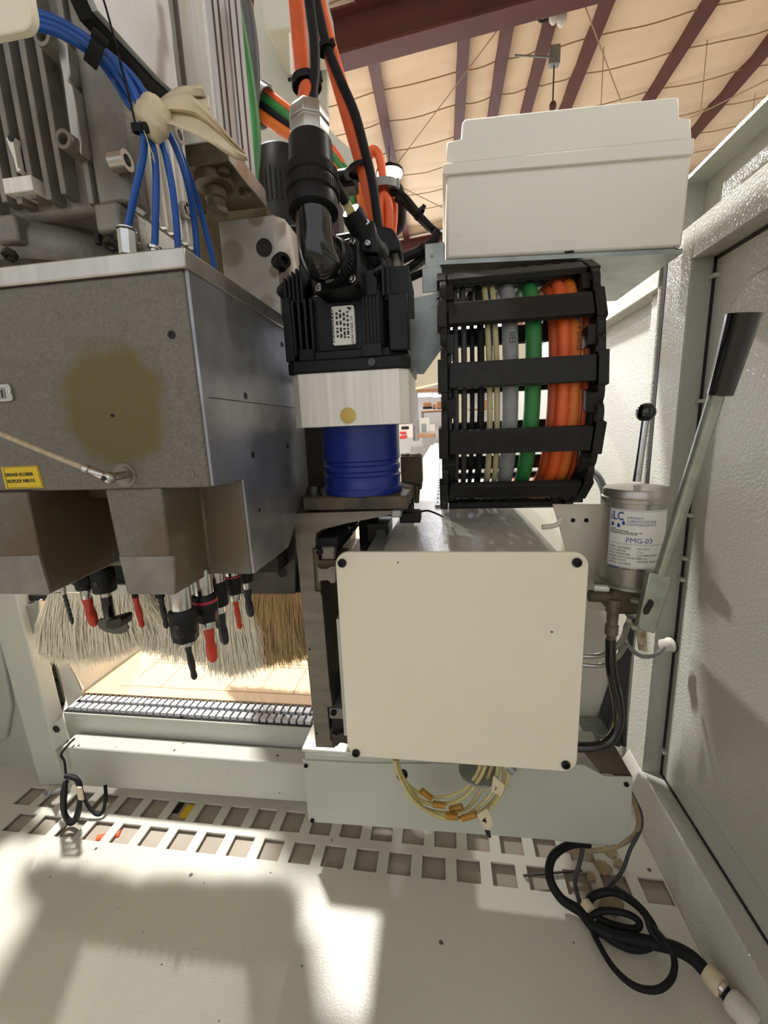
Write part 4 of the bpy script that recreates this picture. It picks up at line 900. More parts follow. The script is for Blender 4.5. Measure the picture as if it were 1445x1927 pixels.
# ---- drill bits and tools in the spindles
def helix(mb, A, B, r, twist, lobes=2, n=14, rings=18):
    ax_ = (B - A).normalized(); q1 = ax_.orthogonal().normalized(); q2 = ax_.cross(q1); L = (B - A).length; rr = []
    for k in range(rings + 1):
        s = k / rings; ph = twist * s; f = r if s < .93 else r * (1 - .75 * (s - .93) / .07); rg = []
        for i in range(n):
            a = 2 * pi * i / n; m = f * (.74 + .26 * abs(cos(a))); rg.append(A + ax_ * (L * s) + (q1 * cos(a + ph) + q2 * sin(a + ph)) * m)
        rr.append(rg)
    return mb.loft(rr)
def tool(name, lab, px, Y, parts, bit=None):
    """parts: (kind, y0, y1, width px, material); px shifts along the vertical"""
    y0 = parts[0][1] if parts else bit[0]
    x_at = lambda y: px + (y - 1150) * (882 - px) / 3690
    k = lambda y: W(x_at(y), y, Y)
    t = thing(name, lab, 'drill bit', k((bit or parts[-1])[1] if bit else parts[-1][2]))
    sc = lambda wpx: wpx * (k(1150) - k(1151)).length * .5 if False else wpx * .5 * (W(px + 1, 1150, Y) - W(px, 1150, Y)).length
    for kind, a, b, wd_, m in parts:
        A, B = k(a), k(b)
        if kind == 'hex_nut': MB().lathe([(sc(wd_), 0), (sc(wd_), (B - A).length)], A, B - A, 6, .3).build(kind, m, t, bevel=.0006)
        elif kind == 'ring': MB().lathe([(sc(wd_) * 1.03, 0), (sc(wd_) * 1.03, (B - A).length)], A, B - A, 24).build('red_ring', m, t)
        else:
            L = (B - A).length; r = sc(wd_)
            MB().lathe([(r * .94, 0), (r, L * .06), (r, L * .94), (r * .92, L)], A, B - A, 28).build(kind, m, t)
            if kind == 'holder':
                p = (A + B) / 2 + Vector((.1, -1, .0)).normalized() * r; MB().lathe([(r * .2, 0), (r * .2, .0006), (r * .1, .0006), (0, .0002)], p, (.1, -1, 0), 10).build('set_screw', DSTEEL, t)
    if bit:
        a, b, wd_, m, tw, ln = bit; A = k(a); B = W(x_at(b) + ln, b, Y); mb = MB(); helix(mb, A, B, sc(wd_) * .94, tw * 1.6); mb.build('bit', m, t)
    return t
tool('drill_bit', 'longest black drill bit, nearest in the right row under the boring head', 343, .352, [('sleeve', 1096, 1149, 36, CHROME), ('holder', 1147, 1190, 46, BLACK), ('hex_nut', 1186, 1203, 44, BLACK), ('collet', 1200, 1212, 28, CHROME)], (1210, 1279, 13, BLKB, 4, 5))
tool('drill_bit', 'thick red drill bit, second in the right row, with a red ring on its holder', 388, .384, [('sleeve', 1070, 1120, 33, CHROME), ('holder', 1118, 1150, 41, BLACK), ('ring', 1126, 1131, 41, RED), ('hex_nut', 1150, 1166, 40, BLACK), ('collet', 1164, 1181, 22, CHROME)], (1179, 1246, 20, REDB, 3, 0))
tool('drill_bit', 'black drill bit with a bright hex nut, third in the right row', 414, .416, [('sleeve', 1060, 1098, 30, CHROME), ('holder', 1094, 1138, 34, BLACK), ('hex_nut', 1136, 1153, 19, CHROME)], (1150, 1213, 17, BLKB, 3, 2))
tool('drill_bit', 'slim red drill bit, fourth in the right row', 445, .448, [('sleeve', 1050, 1084, 26, CHROME), ('holder', 1080, 1116, 27, BLACK), ('ring', 1082, 1085, 27, RED), ('collet', 1113, 1129, 19, CHROME)], (1127, 1184, 11, REDB, 4, 3))
tool('drill_bit', 'short black drill bit, farthest in the right row', 469, .48, [('holder', 1056, 1094, 27, BLACK), ('collet', 1090, 1108, 13, CHROME)], (1106, 1161, 15, BLKB, 3, 2))
tool('drill_bit', 'thin black drill bit half hidden behind the thick red one', 405, .52, [('holder', 1100, 1132, 16, BLACK)], (1130, 1183, 10, BLKB, 4, 2))
tool('drill_bit', 'black drill bit right of centre, under the front foot of the boring head', 306, .50, [('holder', 1085, 1124, 16, BLACK)], (1120, 1183, 11, BLKB, 4, 3))
tool('drill_bit', 'red drill bit under the middle of the boring head, left of a slim black one', 259, .50, [('collet', 1095, 1124, 10, BLACK)], (1120, 1181, 11, REDB, 4, 4))
tool('drill_bit', 'red drill bit between the twist drill and the saw tool', 168, .50, [('holder', 1060, 1108, 26, BLACK), ('hex_nut', 1084, 1098, 30, BLACK), ('collet', 1106, 1126, 15, CHROME)], (1124, 1179, 17, REDB, 3, 5))
tool('drill_bit', 'bare steel twist drill at the far left', 127, .50, [('collet', 1096, 1118, 8, CHROME)], (1114, 1175, 7, DSTEEL, 14, 5))
sw = tool('saw_tool', 'black grooving saw tool on a thick spindle near the left recess', 205, .50, [('sleeve', 1052, 1076, 20, CHROME), ('holder', 1072, 1112, 36, BLACK), ('hex_nut', 1098, 1113, 30, BLACK), ('collet', 1112, 1122, 17, CHROME), ('shaft', 1120, 1166, 17, BLACKG)])
sw['category'] = 'saw tool'
a = W(218, 1168, .50)
MB().prism(poly([(211, 1163), (237, 1156), (241, 1160), (240, 1173), (228, 1178), (212, 1176)], .49), 'y', .478, .50).build('arbor_head', DSTEEL, sw, bevel=.001)
nrm = Vector((.15, -.75, -.45)).normalized(); cc_ = W(214, 1176, .505); q1 = nrm.orthogonal().normalized(); q2 = nrm.cross(q1)
ring_ = []
for k in range(48):
    a = 2 * pi * k / 48; rr_ = .021 * (1 if k % 4 else .93); ring_.append(cc_ + (q1 * cos(a) + q2 * sin(a)) * rr_)
MB().loft([ring_, [p + nrm * .0022 for p in ring_]]).build('blade', DSTEEL, sw)

# ---- finned electric motor on top of the boring head
fm = thing('spindle_motor', 'big cast aluminium finned motor standing on the boring head', 'motor', (-.395, .44, .143))
def PX(px, py, Y): return W(px, py, Y).x
bc = W(118, 430, .46)
MB().lathe([(.072, .143), (.072, .168), (.082, .172), (.086, .18), (.086, .194), (.080, .204), (.074, .208), (0, .208)], (bc.x, .462, 0), n=48).build('base_bell', ALUCAST, fm)
MB().box(-.50, -.274, .388, .485, .205, .85).build('body', ALUCAST, fm, bevel=.006)
MB().prism([(-.302, .380), (-.278, .380), (-.268, .388), (-.268, .402), (-.28, .41), (-.306, .41)], 'z', .206, .85).build('corner_column', ALUCAST, fm, bevel=.003)
MB().prism([(-.3115, .380), (-.3065, .380), (-.305, .39), (-.313, .39)], 'z', .208, .85).build('fin', ALUCAST, fm, bevel=.0008)
for k in range(12):
    x = -.4995 + .0152 * k; MB().prism([(x, .374), (x + .0055, .374), (x + .0075, .39), (x - .002, .39)], 'z', .212 + .003 * (k % 2), .85).build('fin', ALUCAST, fm, bevel=.0008)
for k in range(6):
    y = .414 + .0122 * k; MB().prism([(-.2685, y), (-.2685, y + .0045), (-.276, y + .006), (-.276, y - .002)], 'z', .205, .85).build('fin', ALUL, fm, bevel=.0008)
pr = [W(*p, .37) for p in [(103, 64), (126, 80), (131, 138), (127, 150), (136, 160), (152, 270), (152, 292), (146, 282), (133, 262), (122, 180), (116, 135), (108, 100)]]
MB().prism([(p.x, p.z) for p in pr], 'y', .370, .389).build('rough_ridge', ALU, fm, bevel=.001)
for p, r in ((W(122, 264, .364), .0075), (W(82, 70, .364), .0075)):
    MB().lathe([(r, -.028), (r, .002), (r * .6, .002), (r * .5, -.006), (0, -.006)], p, (0, -1, 0), 18).build('boss', ALUCAST, fm)
for px, py in ((232, 303), (352, 397), (345, 396), (332, 255)):
    MB().lathe([(.008, -.01), (.008, .004), (.0045, .004), (.004, -.003), (0, -.003)], WX(px, py, -.268), (1, 0, 0), 18).build('boss', ALU, fm)
MB().box(PX(15, 360, .372), PX(70, 360, .372), .368, .392, W(0, 372, .372).z, W(0, 342, .372).z).build('drain_pad', ALUL, fm, bevel=.001)
MB().prism(poly([(16, 262), (32, 262), (30, 275), (38, 318), (44, 322), (36, 326), (30, 300), (20, 275)], .372), 'y', .370, .376).build('drip_mark', ALUL, fm)
MB().lathe([(.0028, 0), (.0028, .0006), (0, .0006)], W(21, 260, .3695), (0, -1, 0), 10).build('hole', INK, fm)
for px, py in ((200, 408), (8, 430)):
    p = W(px, py, .372); MB().box(p.x - .012, p.x + .012, .372, .40, p.z - .012, p.z + .012).build('mounting_lug', ALUCAST, fm, bevel=.003)
    MB().lathe([(.006, 0), (.006, .006), (.003, .006), (0, .003)], p + Vector((.002, 0, -.02)), (0, -.6, -1), 6).build('bolt', DSTEEL, fm)
MB().tube([W(210, 452, .38), W(200, 436, .378), (W(185, 440, .378)), W(186, 460, .378)], .003, 8).build('dark_slot', BLACK, fm)
# silver cover on its side
pts = [WX(*p, -.252) for p in [(160, -30), (310, -30), (322, 60), (329, 176), (300, 150), (240, 85), (182, 20)]]
MB().prism([(p.y, p.z) for p in pts], 'x', -.256, -.251).build('side_cover', mat('satin_sheet', '#d3d7d4', .38, .45, var=.12, vscale=25), fm)
MB().prism([(p.y + .001, p.z - .003) for p in pts], 'x', -.268, -.2565).build('cover_gasket', BLACK, fm)
tag(MB().prism(rrect(W(-200, 30, .29).x, W(70, 30, .29).x, W(30, 72, .29).z, W(30, -160, .29).z, .009), 'y', .286, .292).build('corner_guard', CREAM, bevel=.001), 'cream rounded cover corner at the top left edge', 'cover')

# ---- blue air tubes, ties and tape
BT = [([(40, 18, .30), (110, 40, .32), (182, 86, .335), (232, 138, .35), (262, 200, .355), (270, 255, .357), (268, 300, .36), (252, 370, .365), (239, 436, .37)], 'blue tube ending in the tall chrome fitting on the boring head'),
      ([(40, 30, .30), (110, 52, .32), (180, 96, .335), (228, 150, .352), (258, 206, .36), (284, 265, .365), (293, 320, .37), (293, 400, .375), (291, 468, .38)], 'blue tube ending in the small chrome collar on the boring head'),
      ([(40, 42, .30), (110, 62, .32), (178, 104, .338), (215, 150, .355), (246, 200, .36), (300, 260, .37), (320, 330, .375), (330, 400, .382), (336, 478, .39)], 'third blue tube from the left'),
      ([(40, 26, .305), (115, 46, .325), (190, 92, .345), (250, 145, .36), (285, 200, .365), (325, 265, .38), (352, 340, .39), (366, 420, .41), (372, 492, .42)], 'fourth blue tube from the left'),
      ([(40, 36, .306), (115, 58, .326), (190, 104, .348), (246, 160, .365), (280, 214, .37), (320, 255, .385), (350, 315, .40), (378, 400, .43), (404, 505, .45)], 'rightmost blue tube, running behind the boring head top edge')]
for pts, l in BT: tag(MB().tube([W(*p) for p in pts], .0029, 12).build('air_tube', BLUEH), l, 'tube')
tag(MB().tube([W(185, -20, .33), W(198, 10, .335), W(225, 110, .345), (W(242, 180, .35)), W(258, 245, .352)], .0008, 6).build('thin_wire', RUBBER), 'thin dark wire crossing the blue tubes', 'wire')
def tie(p, axis, r, lab, cat='cable tie', w=.0025, knob=None, m=None):
    t = thing('cable_tie', lab, cat, p); a_ = Vector(axis).normalized()
    MB().lathe([(r, -w), (r + .0012, -w), (r + .0012, w), (r, w), (r, -w)], p, axis, 20).build('strap', m or RUBBER, t)
    k_ = Vector(knob or (1, -.3, .3)).normalized(); k_ = (k_ - a_ * k_.dot(a_)).normalized()
    c_ = Vector(p) + k_ * (r + .002); MB().cyl(c_ - a_ * w * 1.2, c_ + a_ * w * 1.2, .0028, n=8).build('lock', m or RUBBER, t)
tie(W(178, 96, .334), W(215, 130, .35) - W(140, 64, .33), .0085, 'black cable tie round the blue tube bundle near the cream cover corner', w=.004)
tie(W(262, 243, .355), (W(268, 280, .36) - W(255, 210, .355)), .0045, 'small black cable tie below the masking tape knot')
tp = thing('masking_tape', 'crumpled cream masking tape knotted round the blue tubes with a long loose tail', 'tape', W(290, 225, .36))
kn = MB(); cpt = W(288, 222, .362); kn.ball(cpt, .0135, 30, (1.1, .9, 1.15)); 
for i, v in enumerate(kn.v):
    d_ = Vector(v) - cpt; kn.v[i] = tuple(cpt + d_ * (1 + .10 * sin(v[0] * 420 + v[2] * 300 + 4) * cos(v[2] * 380 + 1)))
kn.build('knot', TAPE, tp)
def ribbon(name, spine, widths, Y0, parent, n=9):
    mb = MB(); S = smooth([Vector((a, b, c)) for a, b, c in spine], 6); m_ = len(S); vs = []
    for k, s in enumerate(S):
        f = k / (m_ - 1) * (len(widths) - 1); i = min(int(f), len(widths) - 2); w_ = widths[i] + (widths[i + 1] - widths[i]) * (f - i)
        for j in range(n):
            u_ = j / (n - 1) - .5
            vs.append(W(s.x + u_ * w_ * .35, s.y + u_ * w_, s.z + .0035 * sin(8.5 * u_ + k * .12) + .0016 * cos(21 * u_)))
    mb.add(vs, [(k * n + j, k * n + j + 1, (k + 1) * n + j + 1, (k + 1) * n + j) for k in range(m_ - 1) for j in range(n - 1)])
    o = mb.build(name, TAPE, parent, ang=60); s_ = o.modifiers.new('thick', 'SOLIDIFY'); s_.thickness = .0006
ribbon('tail', [(296, 212, .362), (330, 212, .365), (372, 222, .37), (412, 252, .375), (440, 278, .38), (464, 294, .385)], [30, 62, 88, 74, 44, 14], .36, tp)
ribbon('upper_fold', [(300, 202, .368), (340, 186, .372), (388, 184, .378)], [22, 40, 48], .37, tp)
ribbon('lower_scrap', [(272, 252, .354), (280, 272, .354), (288, 300, .356)], [30, 44, 20], .35, tp)
ft = thing('tube_fitting', 'tall chrome push fitting at the left blue tube on the boring head', 'fitting', W(242, 478, .37))
A, B = W(243, 482, .37), W(238, 430, .37); L = (B - A).length
MB().lathe([(.0078, 0), (.0078, L * .9), (.007, L * .93)], A, B - A, 8).build('body', CHROME, ft, bevel=.0006); MB().lathe([(.0075, L * .93), (.008, L * .95), (.008, L), (.0035, L * 1.02)], A, B - A, 24).build('collar', CHROME, ft)
ft = thing('tube_fitting', 'small chrome collar at the second blue tube on the boring head', 'fitting', W(291, 480, .38))
A, B = W(291, 482, .38), W(291, 462, .38); L = (B - A).length; MB().lathe([(.004, 0), (.004, L * .6), (.0058, L * .65), (.0058, L * .9), (.0035, L)], A, B - A, 20).build('body', CHROME, ft)

# ---- pneumatic slide behind the motor
ps = thing('lift_cylinder', 'tall aluminium profile cylinder with striped right side behind the finned motor', 'cylinder', (-.3, .54, .315))
MB().box(-.335, -.2395, .50, .595, .318, .95).build('profile', ALUL, ps, bevel=.003)
MB().box(-.2400, -.2385, .502, .594, .319, .95).build('striped_face', mat('anodised_window_sheen', '#d4d8dc', .3, .35, var=.06, vscale=30), ps)  # pale blue tone painted in for the window it reflects
for k in range(3): MB().box(-.318 + .022 * k, -.313 + .022 * k, .4985, .502, .35, .95).build('groove', ALUCAST, ps)
for k, y in enumerate((.514, .528, .547, .558, .577)): MB().box(-.2387, -.2378, y, y + .0035, .32, .95).build('groove', DSTEEL if k != 2 else GREYC, ps)
MB().prism([(-.335, .50), (-.2305, .50), (-.2305, .60), (-.335, .60)], 'z', .297, .3175).build('end_plate', CASTBROWN, ps, bevel=.001)
MB().box(-.2306, -.2290, .5, .6, .2972, .3172).build('plate_edge', ALU, ps)
MB().box(-.325, -.245, .497, .50, .3175, .36).build('front_block', ALUL, ps, bevel=.001)
for px, py in ((420, 318), (460, 362)):
    p = WZ(px, py, .297); MB().lathe([(.007, 0), (.007, .006), (0, .006)], p, (0, 0, -1), 6).build('bolt', CASTBROWN, ps)
p = WZ(402, 335, .297)
MB().lathe([(.022, 0), (.022, .010), (.018, .012), (.0125, .012), (.0125, .022), (.0105, .024), (.0105, .034), (0, .034)], p, (0, 0, -1), 24).build('rod_seal', CASTBROWN, ps)
MB().lathe([(.011, 0), (.013, .001), (.013, .006), (0, .007)], p - Vector((0, 0, .032)), (0, 0, -1), 6).build('rod_nut', BRASS, ps)
ab = thing('mounting_block', 'rusty stained aluminium block with a recessed screw hole', 'block', (-.26, .57, .143))
a = W(410, 412, .55); b = W(514, 404, .55)
MB().prism([(a.x, .55), (b.x, .55), (b.x + .010, .562), (b.x + .010, .61), (a.x, .61)], 'z', .1435, b.z).build('body', mat('stained_aluminium', '#b4b0a6', .4, .6, var=.15, vscale=30, blob=[((-.262, .55, .225), .016, '#7a5c34', .5), ((-.225, .55, .262), .011, '#6b5028', .6), ((-.22, .56, .165), .014, '#7a5c34', .5), ((-.207, .55, .2), .008, '#6b5028', .6)]), ab, bevel=.0012)
MB().box(-.36, -.235, .612, .64, .1435, .305).build('rear_spacer', CASTBROWN, ab)
p = W(497, 466, .5495); MB().lathe([(.0105, 0), (.0105, .0008), (.007, .001), (.006, .0004), (0, .0004)], p, (0, -1, 0), 22).build('recessed_screw', RECESS, ab)
for px, py in ((524, 497), (534, 551)): screw(W(px, py, .558), (.75, -.66, 0), .0105, ab, BLACK, .016, 'socket_screw')

# ---- tall painted column behind
tc_ = thing('column_plate', 'tall pale painted machine column behind the orange cables', 'column', W(560, 480, 1.0))
MB().prism(poly([(474, -80), (616, -80), (616, 238), (623, 247), (664, 284), (690, 330), (700, 560), (500, 560)], 1.0), 'y', 1.0, 1.012).build('sheet', PAINT, tc_, bevel=.002)
MB().prism(poly([(476, -60), (600, -60), (612, 40), (560, 50), (504, 58), (496, 46)], .88), 'y', .88, .98).build('upper_housing', PAINT, tc_, bevel=.003)
MB().lathe([(.004, 0), (.004, .001), (0, .001)], W(545, 150, 1.0), (0, -1, 0), 10).build('hole', RECESS, tc_)
MB().prism(poly([(543, 62), (556, 60), (560, 142), (552, 145), (546, 135)], .8), 'y', .80, .81).build('white_tab', WHITE, tc_)

# ---- cables on the column
def cable(name, lab, m, r, pts, cat='cable', seg=6): return tag(MB().tube([W(*p) for p in pts], r, 14, seg).build(name, m), lab, cat)
gp_ = gtop
tag(MB().tube([W(552, -60, .53), W(560, 30, .52), W(567, 110, .51), W(575, 180, .495), gp_ + up * .02, gp_ - up * .004], .0088, 16).build('power_cable', ORANGE), 'thick orange cable dropping into the big elbow plug', 'cable')
cable('encoder_cable', 'dark grey cable running down to the pale yellow sleeve', RUBBER, .0053, [(574, -60, .50), (584, 20, .49), (591, 80, .482), (592, 140, .475), (588, 182, .468), (592, 240, .455), (604, 290, .452), (622, 330, .465), (649, 378, .49)])
cable('power_cable', 'orange cable passing right of the elbow plug, left of the bright lamp', ORANGE, .0098, [(588, -60, .60), (604, 30, .60), (625, 110, .60), (645, 180, .60), (665, 250, .60), (684, 315, .60), (700, 380, .60), (708, 440, .60)])
cable('encoder_cable', 'slim black cable tied alongside the right orange cable', RUBBER, .0058, [(580, -60, .585), (600, 25, .585), (616, 90, .588), (640, 150, .59), (668, 215, .59), (687, 285, .59), (701, 345, .59), (714, 440, .59)])
sl = thing('cable_marker', 'pale yellow marker sleeve on the thick orange cable near the top', 'marker', W(576, 90, .505))
MB().box(W(567, 0, .505).x, W(580, 0, .505).x, .498, .506, W(0, 126, .505).z + .02, W(0, 50, .505).z + .02).build('sleeve', CREAMT, sl, bevel=.001)
tie(W(577, 158, .485), (.06, 0, -1), .0140, 'black ring tie holding the thick orange and dark grey cables together', w=.003)
tie(W(676, 320, .60), (.22, .0, -1), .0145, 'black cable tie on the right orange cable beside the bright lamp')
tie(W(612, 92, .588), (.25, 0, -1), .009, 'black cable tie near the rafter on the right black cable')
cable('green_cable', 'thick green cable curving down beside the striped aluminium profile', GREEN, .0092, [(425, -50, .60), (444, 30, .61), (458, 100, .62), (470, 180, .62), (478, 260, .62), (473, 350, .62)])
cable('dark_hose', 'dark brown hose hanging behind the thick green cable', DGREY, .0095, [(450, -60, .70), (466, 30, .70), (474, 90, .70), (477, 150, .70), (474, 215, .70)])
for px, m, l in ((448, BLUEH, 'thin dark blue cable behind the green cable'), (455, DGREY, 'thin black cable behind the green cable')):
    cable('thin_cable', l, m, .004, [(px - 8, -50, .69), (px + 4, 30, .69), (px + 14, 120, .69), (px + 20, 230, .69)])
BUN = [('green cable in the bundle crossing the pale column', GREEN, .0085, 0), ('black cable in the bundle crossing the pale column', RUBBER, .0075, 17), ('orange cable at the top of the bundle crossing the column', ORANGE, .0065, -16), ('orange cable at the bottom of the bundle crossing the column', AMBER, .009, 36)]
for l, m, r, d in BUN:
    cable('bundle_cable', l, m, r, [(470, 165 + d, .85), (510, 195 + d, .84), (550, 225 + d * .9, .83), (600, 265 + d * .7, .82), (640, 310 + d * .4, .80), (660 + d * .3, 355, .78), (668 + d * .4, 410, .76)])
tie(W(492, 200, .835), (.8, 0, -.55), .030, 'grey clamp ring round the cable bundle on the column', 'clamp', w=.008, m=BLUE if False else GREYC)
for k, (l, pts) in enumerate((('outer turn of the orange cable coil beside the bright lamp', [(696, 470, .80), (690, 400, .80), (690, 320, .80), (697, 286, .80), (710, 288, .80), (718, 315, .80), (722, 370, .80), (722, 470, .80)]),
                              ('inner turn of the orange cable coil beside the bright lamp', [(712, 470, .78), (716, 420, .78), (716, 385, .78), (722, 368, .78), (731, 385, .78), (732, 420, .78), (724, 480, .78)]),
                              ('back turn of the orange cable coil beside the bright lamp', [(720, 470, .82), (724, 410, .82), (727, 375, .82), (739, 378, .82), (741, 410, .82), (735, 470, .82)]))):
    cable('coiled_cable', l, ORANGE, .0072, pts)
tie(W(722, 352, .79), (0, .1, -1), .024, 'clear tie round the orange cable coil', w=.006, m=GREYC)
for k in range(2):
    cable('coiled_cable', ('outer' if k else 'inner') + ' black cable loop behind the orange coil', RUBBER, .008, [(738, 440, .84), (745 + 8 * k, 425, .84), (750 + 6 * k, 395, .84), (746 + 6 * k, 360, .84), (738, 345, .84)])
for l, r, pts in (('upper black cable arching from the coil to the chain riser', .0052, [(735, 362, .80), (758, 368, .80), (778, 390, .79), (792, 408, .78), (815, 432, .77)]),
                  ('lower black cable running from the coil to the chain riser', .0062, [(745, 372, .80), (765, 385, .80), (785, 405, .79), (805, 425, .78), (822, 438, .77)]),
                  ('black cable bending back from the riser toward the servo motor', .0075, [(824, 436, .76), (815, 455, .76), (795, 470, .76), (768, 482, .75), (735, 500, .74)]),
                  ('second black cable bending back toward the servo motor', .006, [(826, 470, .78), (800, 482, .77), (775, 500, .76), (745, 520, .75)]),
                  ('lowest black cable between servo motor and riser', .006, [(832, 508, .78), (805, 510, .77), (775, 522, .76), (750, 535, .75)]),
                  ('greyish cable between the black cables near the riser', .005, [(830, 455, .78), (800, 490, .78), (770, 510, .77), (748, 510, .76)])):
    cable('loose_cable', l, RUBBER if 'grey' not in l else GREYC, r, pts)
tie(W(789, 402, .785), (.7, 0, -.7), .010, 'black cable tie joining the two arching black cables')
tie(W(797, 469, .76), (.8, 0, .5), .0095, 'black cable tie on the cable bending back to the motor')

# ---- cables lying at the right on the floor
def fl(px, py, h): 
    p = WZ(px, py, FZ + h); return p
thick = [fl(1110, 1588, .05), fl(1072, 1590, .05), fl(1040, 1612, .045), fl(1034, 1650, .03), fl(1055, 1690, .015), fl(1092, 1715, .012), fl(1118, 1745, .012), fl(1160, 1763, .012), fl(1215, 1772, .018), fl(1265, 1783, .025), fl(1302, 1802, .03), fl(1328, 1828, .03)]
tag(MB().tube(thick, lambda s: .0062 + .003 * s, 16).build('power_cable', RUBBER), 'thick black cable snaking from under the lower cover along the floor', 'cable')
def fcab(pts, r, lab, m=RUBBER, name='floor_cable'): return tag(MB().tube([fl(*p) for p in pts], r, 12).build(name, m), lab, 'cable')
fcab([(1108, 1735, .01), (1126, 1775, .012), (1155, 1822, .015), (1195, 1856, .02), (1238, 1862, .03), (1265, 1838, .035), (1268, 1802, .04), (1250, 1770, .05), (1225, 1742, .04)], .0042, 'thin black cable looping toward the viewer on the floor')
fcab([(1105, 1700, .014), (1118, 1685, .02), (1150, 1678, .03), (1180, 1690, .035), (1210, 1715, .03), (1232, 1752, .02), (1225, 1778, .012), (1190, 1785, .01), (1150, 1768, .01), (1120, 1742, .01)], .0060, 'outer black ring of the coiled cable on the floor')
fcab([(1112, 1722, .012), (1140, 1714, .02), (1180, 1720, .026), (1203, 1735, .02), (1195, 1748, .012), (1160, 1742, .01), (1122, 1728, .01)], .0048, 'inner black ring of the coiled cable on the floor')
fcab([(1158, 1673, .03), (1190, 1695, .04), (1215, 1722, .045), (1228, 1755, .035), (1250, 1780, .028)], .0055, 'black cable crossing over the right side of the floor coil')
fcab([(1098, 1590, .05), (1090, 1625, .03), (1082, 1660, .015), (1092, 1705, .012)], .0036, 'thin dark cable coming from the lower cover to the floor coil', DGREY)
fcab([(1180, 1478, .12), (1196, 1508, .115), (1206, 1532, .105), (1205, 1560, .09), (1185, 1600, .06), (1170, 1640, .03), (1140, 1675, .02)], .0030, 'thin dirty cable hanging down behind the lower cover corner', DGREY)
fcab([(1065, 1600, .02), (1100, 1602, .02), (1150, 1596, .04), (1190, 1575, .07), (1202, 1548, .10), (1194, 1512, .115), (1178, 1482, .12)], .0040, 'tan dusty tube running behind the lower cover corner', TAN, 'dusty_tube')
tag(MB().cyl(fl(985, 1648, .003), fl(1095, 1638, .003), .002, n=6).build('twig', DSTEEL), 'thin dark stick lying across the floor slots', 'stick')
for i, (px, py, s) in enumerate(((1148, 1600, .012), (1135, 1632, .014), (1165, 1625, .010), (1150, 1700, .020), (1112, 1652, .008))):
    c_ = fl(px, py, .003); MB_ = MB(); n_ = 7; ring_ = [(c_.x + s * rnd.uniform(.7, 1.2) * cos(2 * pi * k / n_), c_.y + s * rnd.uniform(.7, 1.2) * sin(2 * pi * k / n_)) for k in range(n_)]
    tag(MB_.prism(ring_, 'z', FZ + .0005, FZ + .003 + .001 * i).build('debris_flake', TAN), ['brown flake under the tan dusty tube', 'largest brown flake on the right floor slots', 'brown flake nearest the wall rail', 'brown dust patch inside the floor coil', 'small brown flake beside the thin dark cable'][i], 'debris')
tp2 = thing('taped_connector', 'cream taped cable end in the lower right corner by the wall rail', 'connector', fl(1350, 1860, .02))
A, B = fl(1326, 1826, .03), fl(1360, 1862, .028); MB().lathe([(.010, 0), (.0125, .003), (.0135, .02), (.012, (B - A).length)], A, B - A, 16).build('tape_wrap', TAPE, tp2)
MB().cyl(B, fl(1372, 1878, .026), .009, n=14).build('neck', RUBBER, tp2); MB().lathe([(.009, 0), (.0105, .001), (.0105, .005), (.009, .006)], fl(1356, 1853, .034), B - A, 14).build('clamp', CHROME, tp2)
A, B = fl(1370, 1876, .026), fl(1425, 1935, .024); MB().lathe([(.012, 0), (.015, .004), (.016, .03), (.016, (B - A).length)], A, B - A, 18).build('bag_wrap', WHITE, tp2)
tag(MB().cyl(fl(1100, 1700, .016), fl(1112, 1716, .016), .0095, n=14).build('tape_band', TAPE), 'tan tape band round the black cables at the floor coil', 'tape')
clp = thing('wall_clip', 'small white wall clip on the inner face of the rail above the floor cables', 'clip', WX(1215, 1560, .385)); p = WX(1217, 1562, .382)
MB().box(p.x - .012, p.x + .006, p.y - .008, p.y + .008, p.z - .006, p.z + .006).build('clip_body', WHITE, clp, bevel=.002); MB().cyl(p + Vector((-.014, -.004, 0)), p + Vector((-.002, -.004, 0)), .003, n=8).build('pin', DSTEEL, clp)

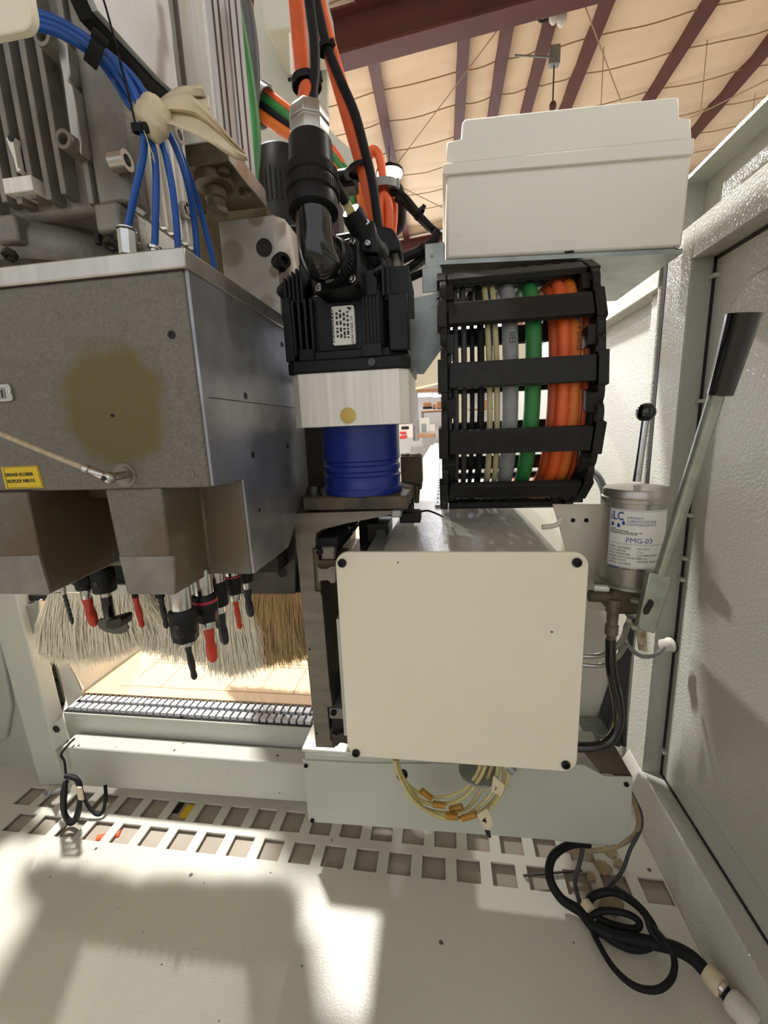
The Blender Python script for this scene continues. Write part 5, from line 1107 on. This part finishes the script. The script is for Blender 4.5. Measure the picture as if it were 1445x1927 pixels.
# ---- cable hank at the left
hk = [W(124, 1390, .672), W(118, 1412, .670), W(119, 1425, .668), W(124, 1455, .668), W(130, 1475, .665)]
tag(MB().tube([W(140, 1390, .69), W(128, 1402, .674), W(115, 1420, .670), W(121, 1432, .668), W(124, 1455, .668), W(126, 1466, .625)], .0022, 8).build('thin_cable', RUBBER), 'thin black cable draped over the left end of the cross beam', 'cable')
for k in range(3):
    pts = [(127 - 2 * k, 1460), (143 + 2 * k, 1465 + 2 * k), (151, 1495), (147 - 2 * k, 1535), (133, 1550 - 3 * k), (120 + k, 1530), (118 + 2 * k, 1495), (124, 1468)]
    Yk = .618 - .008 * k
    tag(MB().tube([W(a, b, Yk) for a, b in pts], .0043, 10).build('coiled_cable', RUBBER), ['back', 'middle', 'front'][k] + ' turn of the small black cable hank hanging at the left beam end', 'cable')
tag(MB().tube([W(150, 1478, .65), W(162, 1510, .64), W(180, 1532, .635), W(193, 1528, .64), W(199, 1500, .655), W(198, 1478, .67)], .0034, 10).build('loose_cable', RUBBER), 'black cable loop to the right of the small cable hank', 'cable')
bx(147, 1483, 151, 1506, .594, .004, 'paper_tag', TAPE, None); o = bpy.data.objects['paper_tag.002'] if 'paper_tag.002' in bpy.data.objects else bpy.data.objects['paper_tag']
tag(o, 'narrow pale tag on the small black cable hank', 'tag')
tag(MB().tube([W(22, 1475, .728), W(40, 1487, .715), W(70, 1493, .70), W(100, 1491, .66), W(122, 1484, .63)], .0038, 10).build('white_cable', GREYC), 'pale grey cable from the left wall to the black hank', 'cable')
tag(bpy.data.objects['cable_clamp'], 'grey clamp at the foot of the dark hanging cables', 'clamp')
# things lying below the floor slots
tag(MB().cyl((-.70, .60, -.789), (-.66, .615, -.789), .0075, n=16).build('orange_cap', ORANGE), 'orange round piece seen through a front floor slot', 'cap')
tag(MB().box(-.56, -.53, .66, .69, -.789, -.7845).build('label_box', YELLOW), 'small yellow box seen through a rear floor slot', 'box')
tag(MB().box(-.60, -.57, .67, .70, -.789, -.7835).build('switch_box', BLACK), 'small black box seen through a rear floor slot', 'box')
